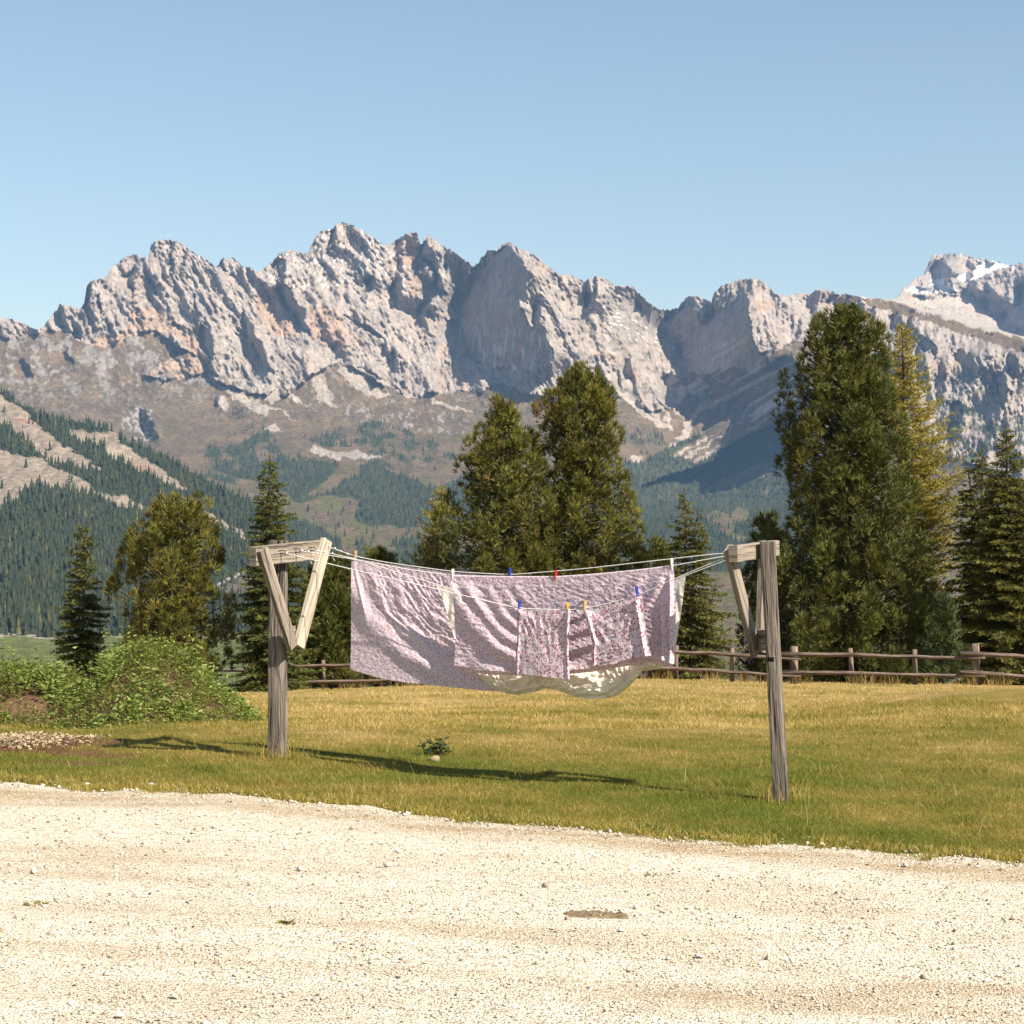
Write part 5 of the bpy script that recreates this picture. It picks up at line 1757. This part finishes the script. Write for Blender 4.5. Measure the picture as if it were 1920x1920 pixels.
# folded sheet hung over the second rope: front half, fold, back half in one cloth
B_top = [(844, 1078), (852, 1080), (900, 1081), (955, 1082), (1042, 1082), (1120, 1077), (1200, 1069), (1263, 1061)]
B_edges = (B_top, [(852, 1247), (880, 1252), (901, 1257), (970, 1260), (1066, 1257), (1107, 1253), (1169, 1242), (1224, 1232), (1264, 1246)],
           [(844, 1078), (850, 1120), (854, 1190), (852, 1247)], [(1263, 1061), (1267, 1120), (1266, 1190), (1264, 1246)])
def B_disp(x, y, u, v):
    rho = np.hypot((x - 1150) / 300.0, (y - 1030) / 240.0) + 0.015 * perlin(x / 40, y / 40, 501)
    ph = np.arctan2(y - 1030, 1150 - x)
    lw = sstep(1090, 960, x)
    win = sstep(0.02, 0.2, v)
    def fold(c, w, a, k):
        cc = c + 0.03 * perlin(ph * 1.6, 0 * ph + k, 502)
        return a * gs(rho - cc, w * (1 + 0.5 * perlin(ph * 2.2, 0 * ph + k, 504))) * np.clip(0.6 + 1.0 * perlin(ph * 2.0 + 5, 0 * ph + 3 * k, 503), 0, 1.3)
    d = 0.040 * gs(rho - 1.055, 0.044) * (0.85 + 0.5 * perlin(ph * 3.0, 0 * ph, 509)) + 0.030 * gs(rho - 0.955, 0.034) * (0.85 + 0.5 * perlin(ph * 3.0, 0 * ph + 4, 509)) + fold(0.86, 0.026, 0.026, 2) + fold(0.77, 0.030, 0.020, 3) + fold(0.67, 0.022, 0.014, 4)
    d = d * win * lw
    # folds falling the other way from the right-hand peg
    r2 = np.hypot((x - 985) / 285.0, (y - 1030) / 215.0)
    d = d + sstep(1020, 1110, x) * win * (0.030 * gs(r2 - 0.93, 0.032) + 0.022 * gs(r2 - 0.80, 0.03) + 0.020 * gs(r2 - 0.68, 0.026) + 0.015 * gs(r2 - 0.58, 0.024))
    d = d + 0.034 * gs(x - 1256, 4.5) * win + 0.02 * gs(x - 1241, 4) * sstep(0.2, 0.6, v)
    d = d + 0.02 * v * np.sin(u * 5.0 + 0.4) + 0.09 * v
    for k, a in enumerate((0.35, 0.6, 0.85)):
        d = d + 0.012 * gs((y - 1081) * math.cos(a) - (x - 850) * math.sin(a), 3 + 1.5 * k) * sstep(110, 10, np.hypot(x - 850, y - 1081)) * win
    d = d + (crinkle(x, y, 0.0042, 9, 2.6, 0.35, 510) + crinkle(x, y, 0.002, 5.5, 2.2, -0.5, 512)) * sstep(0.0, 0.08, v) + 0.002 * perlin(x / 5, y / 5, 515)
    d = d + sstep(0.90, 1.0, v) * 0.03 * (0.4 + perlin(x / 45, 0 * x, 517))
    return d
PB, UB = layer(1, B_edges, 270, 130, B_disp, off=0.006)
Bb_edges = (B_top, [(854, 1252), (890, 1262), (930, 1266), (970, 1267), (1066, 1264), (1107, 1260), (1169, 1250), (1224, 1241), (1262, 1252)],
            [(844, 1078), (851, 1120), (855, 1190), (854, 1252)], [(1263, 1061), (1266, 1120), (1265, 1190), (1262, 1252)])
PBb, UBb = layer(1, Bb_edges, 270, 30, lambda x, y, u, v: -0.012 + 0.03 * v + 0.02 * perlin(x / 50, y / 90, 530) * v, off=0.0, uvo=(0.4, 0.9))
# bridge over the rope
top = (PB[0] + PBb[0]) / 2 + np.array([0, 0, 0.008])
PBall = np.concatenate([PB[::-1], top[None], PBb], 0)
UBall = np.concatenate([UB[::-1], UB[:1] + np.array([0, 0.01]), UBb], 0)
cloth_mesh([(PBall, UBall)], 'floral_sheet', M['print2'], 'pink floral sheet doubled over the rope in the middle, held by the red peg', 'sheet', 'floral bed linen')

# pillowcases on the near rope: two layers sewn at the sides
def pillow(edges, disp, label, thick, seed, nu=90, nv=110):
    f, uf = layer(0, edges, nu, nv, disp, off=0.012)
    def dback(x, y, u, v):
        e = np.minimum(1, np.minimum(u, 1 - u) * 9)
        return disp(x, y, u, v) - e * thick * (0.3 + 0.7 * v)
    b, ub = layer(0, edges, nu, nv, dback, off=0.008, uvo=(0.7, 0.2))
    b[:, 0] = f[:, 0]
    b[:, -1] = f[:, -1]
    b[0] = f[0]
    cloth_mesh([(f, uf), (b, ub)], 'pillowcase', M['print'], label, 'pillowcase', 'floral pillowcases')
def P1_disp(x, y, u, v):
    d = 0
    for cx0, cy0, sg in ((974, 1141, 1), (1066, 1143, -1)):
        for a in (0.15, 0.45, 0.8, 1.15):
            dx = (x - cx0) * sg
            d = d + 0.010 * gs(dx * math.cos(a) - (y - cy0) * math.sin(a) * 0.5, 3.0) * sstep(75, 12, np.hypot(x - cx0, y - cy0)) * sstep(0.0, 0.08, v)
    return d + crinkle(x, y, 0.0045, 12, 2.8, 1.45, 540) * sstep(0, 0.2, v) * sstep(1.0, 0.3, v) + 0.02 * np.sin(u * 3.1) * v + 0.06 * v + 0.004 * perlin(x / 12, y / 18, 545) + 0.012 * gs(u - 0.03, 0.03) + 0.012 * gs(u - 0.97, 0.03)
pillow(([(969, 1142), (990, 1143), (1020, 1144), (1045, 1144), (1070, 1143)], [(966, 1264), (1000, 1266), (1040, 1271), (1068, 1274)], [(969, 1142), (970, 1190), (967, 1230), (966, 1264)], [(1070, 1143), (1067, 1180), (1066, 1230), (1068, 1274)]),
       P1_disp, 'square floral pillowcase hanging straight between a blue and a yellow peg', 0.03, 1)
def P2_disp(x, y, u, v):
    d = 0
    for cx0, cy0, sg in ((1097, 1146, 1), (1196, 1118, -1)):
        for a in (0.25, 0.6, 0.95, 1.25):
            dx = (x - cx0) * sg
            d = d + 0.014 * gs(dx * math.cos(a) - (y - cy0) * math.sin(a) * 0.5, 3.6) * sstep(100, 15, np.hypot(x - cx0, y - cy0)) * sstep(0.0, 0.08, v)
    d = d + 0.03 * gs(u - 0.90, 0.035) * sstep(0.05, 0.4, v) + 0.02 * gs(u - 0.04, 0.03)
    return d + crinkle(x, y, 0.005, 12, 2.4, -0.5, 550) * sstep(0, 0.15, v) + 0.02 * np.sin(u * 3.1) * v + 0.07 * v + 0.004 * perlin(x / 12, y / 18, 555)
pillow(([(1094, 1146), (1120, 1141), (1150, 1132), (1180, 1123), (1205, 1116)], [(1109, 1247), (1130, 1246), (1155, 1240), (1190, 1233), (1221, 1229)], [(1094, 1146), (1103, 1175), (1110, 1205), (1109, 1247)], [(1205, 1116), (1207, 1150), (1213, 1190), (1221, 1229)]),
       P2_disp, 'crumpled floral pillowcase slanting up to a blue peg', 0.035, 2)

# ---- pegs
def peg(px, py, i, c, label, tilt=0.0, h=0.085):
    P, n, t = on_plane(np.array([px]), np.array([py]), i)
    p = P[0]
    root = empty('clothes_peg', p)
    tag(root, label, 'clothes peg', 'clothes pegs on the ropes')
    mt = PEGM[c]
    a = UP * math.cos(tilt) + t * math.sin(tilt)
    for sgn in (1, -1):
        o0 = p - a * h * 0.42 + n * sgn * 0.0075
        o1 = p + a * h * 0.58 + n * sgn * 0.0115
        MB().beam(o0, o1, 0.0125, 0.0085, t, 0.0015, 2).build('jaw', mt, root)
    s = p + a * h * 0.12
    m = MB()
    m.tube([s - t * 0.009 + n * 0.001, s + t * 0.009 + n * 0.001], 0.0055, 8)
    m.tube([s - t * 0.008 + n * 0.016 + a * 0.004, s - t * 0.008, s - t * 0.008 - n * 0.014 + a * 0.004], 0.0018, 5)
    m.build('spring', M['iron'], root, smooth=True)
PEGM = {'wood': plain('peg_wood', (0.62, 0.38, 0.16), 0.7, 0.2), 'white': plain('peg_white', (0.72, 0.70, 0.64), 0.5, 0.3), 'blue': plain('peg_blue', (0.015, 0.055, 0.42), 0.4, 0.4),
        'red': plain('peg_red', (0.55, 0.02, 0.02), 0.4, 0.4), 'yellow': plain('peg_yellow', (0.72, 0.40, 0.02), 0.4, 0.4), 'tan': plain('peg_tan', (0.62, 0.44, 0.20), 0.7, 0.2)}
peg(666, 1042, 3, 'wood', 'orange-brown wooden peg at the left corner of the long sheet', 0.12)
peg(957, 1076, 3, 'blue', 'blue peg at the right end of the long sheet on the farthest rope', 0.0)
peg(849, 1078, 1, 'white', 'white peg at the left corner of the doubled sheet', -0.05, 0.09)
peg(1042, 1080, 1, 'red', 'red peg in the middle of the doubled sheet', 0.05)
peg(1260, 1060, 1, 'white', 'white peg at the right corner of the doubled sheet', -0.1, 0.09)
peg(974, 1137, 0, 'blue', 'blue peg at the left corner of the straight pillowcase', 0.03)
peg(1065, 1141, 0, 'yellow', 'yellow peg at the right corner of the straight pillowcase', -0.18)
peg(1097, 1137, 0, 'tan', 'pale wooden peg at the left corner of the crumpled pillowcase', 0.02)
peg(1195, 1112, 0, 'blue', 'blue peg at the right corner of the crumpled pillowcase', -0.16)

# ------------------------------------------------------------------ fence
def fence():
    root = empty('wooden_fence', (0.0, 56.0, float(gz(0, 56))))
    tag(root, 'rustic two-rail wooden fence along the far side of the meadow', 'fence')
    r = np.random.default_rng(8)
    pxs = [255, 375, 493, 606, 715, 828, 940, 1050, 1160, 1266, 1372, 1488, 1597, 1715, 1830, 1950, 2070]
    thick = {375, 493, 828, 1160, 1488, 1830}
    pos = []
    for p in pxs:
        Y = np.interp(p, [250, 493, 1372, 1830, 2070], [65, 61.5, 53.5, 50, 48.5])
        X = (p - 960) / FPX * Y
        pos.append(np.array([X, Y, float(gz(X, Y))]))
    for p, q in zip(pxs, pos):
        th = p in thick
        rad = 0.115 if th else 0.07
        h = (1.06 if th else 0.98) + r.normal(0, 0.03)
        lean = r.normal(0, 0.05, 2)
        m = MB()
        pts = [q + np.array([0, 0, -0.3]), q + np.array([lean[0] * 0.3, lean[1] * 0.3, h * 0.35]), q + np.array([lean[0] * 0.7, lean[1] * 0.7, h * 0.75]), q + np.array([lean[0], lean[1], h])]
        m.tube(pts, [rad * 1.08, rad, rad * r.uniform(0.9, 1.02), rad * 0.93], 9, r.uniform(0, 9))
        m.build('post', M['rail'], root, smooth=True)
    joints = [0, 2, 5, 8, 11, 14, 16]
    for a, b in zip(joints[:-1], joints[1:]):
        for lev, (z0, z1) in enumerate(((0.86, 0.74), (0.36, 0.27))):
            dirn = nrm((pos[b] - pos[a])[None])[0]
            pts, rad = [], []
            n = 3 * (b - a)
            fr = np.array([-0.16, -0.22, 0]) * 0.5
            for k in range(n + 1):
                f = k / n
                i0 = a + (b - a) * f
                j = int(min(i0, b - 1))
                base = pos[j] + (pos[j + 1] - pos[j]) * (i0 - j)
                pts.append(base + fr + UP * (z0 + (z1 - z0) * f + r.normal(0, 0.012)))
                rad.append(0.062 - 0.018 * f + r.normal(0, 0.002))
            pts[0] = pts[0] - dirn * 0.35
            pts[-1] = pts[-1] + dirn * 0.3
            m = MB()
            m.tube(pts, rad, 8, r.uniform(0, 9))
            m.build('rail', M['rail'], root, smooth=True)
fence()

# ------------------------------------------------------------------ overgrown mound, plants, stones
def leaf_cloud(C, N, size, tint, r, asp=0.42):
    """leaf blades of 4 triangles, folded along the midrib; C centre, N direction of the leaf"""
    n = len(C)
    d = nrm(N)
    s = nrm(np.cross(d, r.normal(0, 1, (n, 3))))
    up = np.cross(s, d)
    L = size[:, None]
    w = L * asp * r.uniform(0.7, 1.25, (n, 1))
    a = C
    b = C + d * L * 0.45 + s * w * 0.5 + up * w * 0.22
    c = C + d * L * 0.45 - s * w * 0.5 + up * w * 0.22
    m = C + d * L * 0.5
    t = C + d * L - up * L * 0.10
    V = np.stack([a, b, m, c, t], 1).reshape(-1, 3)
    q = np.arange(n)[:, None] * 5
    F = np.concatenate([q + np.array([0, 2, 1]), q + np.array([0, 3, 2]), q + np.array([1, 2, 4]), q + np.array([2, 3, 4])], 0)
    return V, F, np.repeat(tint, 5, 0)

def mound():
    r = np.random.default_rng(66)
    root = empty('overgrown_mound', (-4.75, 24.3, float(gz(-4.75, 24.3))))
    tag(root, 'heap of earth overgrown with bright green weeds at the left border', 'shrub')
    xs = np.arange(-9.5, -1.8, 0.11)
    ys = np.arange(21.0, 28.0, 0.11)
    X, Y = np.meshgrid(xs, ys)
    Z = gz(X, Y) + mound_h(X, Y) - 0.16 + 0.10 * perlin(X / 0.5, Y / 0.5, 601) + 0.03 * perlin(X / 0.15, Y / 0.15, 602)
    i = np.arange(X.size).reshape(X.shape)
    F = np.stack([i[:-1, :-1], i[:-1, 1:], i[1:, 1:], i[1:, :-1]], -1).reshape(-1, 4)
    mesh_np('soil', np.stack([X, Y, Z], -1).reshape(-1, 3), F, M['soil'], smooth=True, parent=root)
    # weeds: stems with leaves, thinned where bare earth shows
    n = 17000
    X = r.uniform(-9.3, -2.0, n)
    Y = r.uniform(21.6, 26.5, n)
    h = mound_h(X, Y)
    px = 960 + FPX * X / Y
    ok = (h > 0.03) & (r.random(n) < 0.45 + 0.9 * np.clip(h, 0, 1))
    py = 1000 + FPX * (CAMZ - (gz(X, Y) + h)) / Y
    for (bx, by, bw, bh) in ((170, 1268, 20, 14), (45, 1310, 45, 14), (60, 1290, 22, 10)):
        ok &= ~((np.abs(px - bx) < bw) & (np.abs(py - by) < bh) & (Y < 24.6))
    X, Y, h = X[ok], Y[ok], h[ok]
    n = len(X)
    B = np.stack([X, Y, gz(X, Y) + h - 0.14], -1)
    H = r.uniform(0.10, 0.34, n) * (0.5 + 0.6 * np.clip(h, 0, 1))
    tall = r.random(n) < 0.06
    H = np.where(tall, H * 1.7 + 0.08, H)
    lean = r.normal(0, 0.3, (n, 2))
    tipv = np.stack([lean[:, 0] * H, lean[:, 1] * H - 0.25 * H, H], -1)
    Cs, Ns, Ss, Ts = [], [], [], []
    kind = perlin(X / 0.8, Y / 0.8, 610)
    for k in range(7):
        f = r.uniform(0.2, 1.0, n)
        c = B + tipv * f[:, None]
        th = r.uniform(0, 6.28, n)
        d = np.stack([np.cos(th), np.sin(th), r.uniform(-0.2, 0.7, n)], -1)
        sz = r.uniform(0.030, 0.062, n) * np.where(kind > 0.15, 1.35, 0.85) * np.where(tall, 1.25, 1.0)
        t = np.where((kind > 0.1)[:, None], np.array([0.165, 0.215, 0.045]), np.array([0.15, 0.18, 0.03]))
        t = np.where((r.random(n) < 0.10)[:, None], np.array([0.30, 0.31, 0.10]), t) * r.uniform(0.7, 1.3, n)[:, None]
        Cs.append(c); Ns.append(d); Ss.append(sz); Ts.append(t)
    V, F, T = leaf_cloud(np.concatenate(Cs), np.concatenate(Ns), np.concatenate(Ss), np.concatenate(Ts), r)
    mesh_np('foliage', V, F, M['leaves'], col=T, parent=root)
    # stems as thin blades
    s = np.stack([np.full(n, 0.004), 0 * X, 0 * X], -1)
    V = np.stack([B - s, B + s, B + tipv], 1).reshape(-1, 3)
    mesh_np('stems', V, np.arange(len(V)).reshape(-1, 3), M['leaves'], col=np.full((len(V), 3), (0.12, 0.10, 0.04)), parent=root)
mound()

def weed(name, label, px, py, n, hh, size, tint, seed, cat='plant', group=None, spread=0.13):
    r = np.random.default_rng(seed)
    X, Y = ground_from_px(np.array([px]), np.array([py]))
    X, Y = float(X[0]), float(Y[0])
    b = np.array([X, Y, float(gz(X, Y))])
    root = empty(name, b)
    tag(root, label, cat, group)
    Cs, Ns, Ss = [], [], []
    m = MB()
    for k in range(n):
        d = np.array([r.normal(0, 0.45), r.normal(0, 0.45), 1.0])
        H = hh * r.uniform(0.55, 1.1)
        p0 = b + np.array([r.normal(0, spread * 0.35), r.normal(0, spread * 0.35), -0.01])
        p1 = p0 + d * H
        m.tube([p0, (p0 + p1) / 2 + r.normal(0, 0.01, 3), p1], [0.004, 0.003, 0.002], 4)
        for j in range(9):
            f = r.uniform(0.15, 1)
            th = r.uniform(0, 6.28)
            Cs.append(p0 + (p1 - p0) * f)
            Ns.append([math.cos(th), math.sin(th), r.uniform(0.0, 0.8)])
            Ss.append(size * r.uniform(0.6, 1.3))
    C = np.array(Cs)
    V, F, T = leaf_cloud(C, np.array(Ns), np.array(Ss), np.array(tint) * r.uniform(0.65, 1.3, (len(C), 1)), r, 0.34)
    so = m.build('stems', M['soil'], root)
    so['kind'] = 'stuff'
    mesh_np('foliage', V, F, M['leaves'], col=T, parent=root)
weed('weed_plant', 'dark leafy weed growing alone in the turf below the sheets', 820, 1416, 12, 0.15, 0.075, (0.05, 0.075, 0.022), 5)
weed('weed_plant', 'small sprig of grass growing out of the bare gravel', 532, 1739, 7, 0.035, 0.045, (0.17, 0.15, 0.04), 6, spread=0.06)
weed('weed_plant', 'flat tuft of grass at the left border of the gravel', 62, 1701, 9, 0.025, 0.05, (0.17, 0.15, 0.04), 7, spread=0.10)
weed('weed_plant', 'low green tuft on the gravel rim left of the leaning post', 1215, 1556, 9, 0.035, 0.06, (0.12, 0.14, 0.03), 8, spread=0.12)

import bmesh
def rock(label, px, py, size, tint, seed, flat=0.7, name='stone'):
    r = np.random.default_rng(seed)
    X, Y = ground_from_px(np.array([px]), np.array([py]))
    X, Y = float(X[0]), float(Y[0])
    bm = bmesh.new()
    bmesh.ops.create_icosphere(bm, subdivisions=2, radius=1.0)
    V = np.array([v.co[:] for v in bm.verts])
    F = np.array([[v.index for v in f.verts] for f in bm.faces])
    bm.free()
    V = V * (1 + 0.22 * perlin(V[:, 0] * 1.3 + seed, V[:, 1] * 1.3 + V[:, 2] * 1.7, seed) + 0.08 * r.normal(0, 1, len(V)))[:, None]
    pl = nrm(r.normal(0, 1, (5, 3)))
    for p in pl:
        d = V @ p
        V = V - np.clip(d - 0.62, 0, None)[:, None] * p
    V = V * np.array(size) * np.array([1, 1, flat])
    z = float(gz(X, Y))
    root_v = V + np.array([X, Y, z + size[2] * flat * 0.45])
    o = mesh_np(name, root_v, F, M['stone'], col=np.full((len(V), 3), tint))
    tag(o, label, 'stone', 'single stones')
WS = (0.62, 0.58, 0.53)
rock('largest of the white stones on the gravel rim right of the leaning post', 1540, 1588, (0.030, 0.025, 0.034), WS, 1)
rock('low white stone between two others on the gravel rim right of the leaning post', 1560, 1592, (0.024, 0.022, 0.020), WS, 2)
rock('round white stone, rightmost of the three on the gravel rim', 1586, 1592, (0.022, 0.02, 0.024), WS, 3)
rock('small white stone at the grass edge near the left border', 164, 1472, (0.03, 0.025, 0.022), WS, 4)
rock('flat white stone lying in the grass above the left part of the gravel', 285, 1471, (0.042, 0.03, 0.018), WS, 5)
rock('white stone at the grass edge at the far left', 82, 1473, (0.026, 0.02, 0.016), WS, 6)
rock('rounded tan stone half sunk in the turf under the dark weed', 813, 1426, (0.065, 0.05, 0.05), (0.26, 0.20, 0.12), 7)
rock('dark brown pebble on the gravel at the left', 262, 1729, (0.026, 0.02, 0.014), (0.05, 0.035, 0.03), 8)
rock('grey stone on the gravel right of the mud patch', 1503, 1727, (0.026, 0.02, 0.018), (0.28, 0.25, 0.23), 9)
rock('flat grey stone in the lower middle of the gravel', 541, 1782, (0.03, 0.022, 0.012), (0.42, 0.40, 0.37), 10)

def mud():
    X, Y = ground_from_px(np.array([1118.0]), np.array([1722.0]))
    X, Y = float(X[0]), float(Y[0])
    u = np.linspace(-1, 1, 60)
    v = np.linspace(-1, 1, 26)
    U, Vv = np.meshgrid(u, v)
    Xg = X + U * 0.185
    Yg = Y + Vv * 0.085
    edge = np.clip(1 - np.maximum(np.abs(U) ** 3, np.abs(Vv) ** 3) + 0.25 * perlin(U * 4, Vv * 2, 700), 0, 1)
    Z = gz(Xg, Yg) + 0.004 + sstep(0.05, 0.5, edge) * (0.026 + 0.010 * perlin(Xg / 0.03, Yg / 0.03, 702))
    i = np.arange(U.size).reshape(U.shape)
    F = np.stack([i[:-1, :-1], i[:-1, 1:], i[1:, 1:], i[1:, :-1]], -1).reshape(-1, 4)
    o = mesh_np('mud_clod', np.stack([Xg, Yg, Z], -1).reshape(-1, 3), F, m_soil('mud', (0.12, 0.085, 0.05), (0.30, 0.23, 0.15)), smooth=False)
    tag(o, 'flat crust of dried brown mud lying on the gravel', 'mud')
mud()

# straw-coloured wood chips beside the bare earth
def chips():
    r = np.random.default_rng(12)
    n = 1500
    X = r.normal(-4.75, 0.40, n)
    Y = r.normal(18.75, 0.30, n)
    ok = (X < -4.0)
    X, Y = X[ok], Y[ok]
    n = len(X)
    hp = 0.10 * np.exp(-((X + 4.75) / 0.5) ** 2 - ((Y - 18.75) / 0.35) ** 2)
    B = np.stack([X, Y, gz(X, Y) + hp * r.random(n) + 0.012], -1)
    d = nrm(r.normal(0, 1, (n, 3)) * np.array([1, 1, 0.45])) * r.uniform(0.006, 0.020, n)[:, None]
    s = nrm(np.cross(d, r.normal(0, 1, (n, 3)))) * r.uniform(0.003, 0.007, n)[:, None]
    V = np.stack([B - d - s, B + d - s, B + d + s, B - d + s], 1).reshape(-1, 3)
    o = mesh_np('wood_chips', V, np.arange(len(V)).reshape(-1, 4), M['stone'], col=np.repeat(np.array([0.40, 0.30, 0.20]) * r.uniform(0.7, 1.2, (n, 1)), 4, 0))
    tag(o, 'pale wood chips heaped on the bare earth at the left', 'wood chips', kind='stuff')
chips()

# ------------------------------------------------------------------ haze
def build_haze():
    t = NT('haze')
    v = t.n('VolumePrincipled')
    v.inputs['Color'].default_value = (0.34, 0.60, 1.0, 1)
    v.inputs['Density'].default_value = 2.5e-5
    v.inputs['Anisotropy'].default_value = 0.0
    t.l(v.outputs[0], t.out.inputs['Volume'])
    x0, x1, y0, y1, z0, z1 = -6000, 6000, -300, 12500, -230, 1750
    V = [(x, y, z) for z in (z0, z1) for y in (y0, y1) for x in (x0, x1)]
    F = [(0, 2, 3, 1), (4, 5, 7, 6), (0, 1, 5, 4), (2, 6, 7, 3), (0, 4, 6, 2), (1, 3, 7, 5)]
    o = mesh_np('haze', V, F, t.m)
    tag(o, 'thin blue haze in the mountain air', 'haze', kind='stuff')
build_haze()
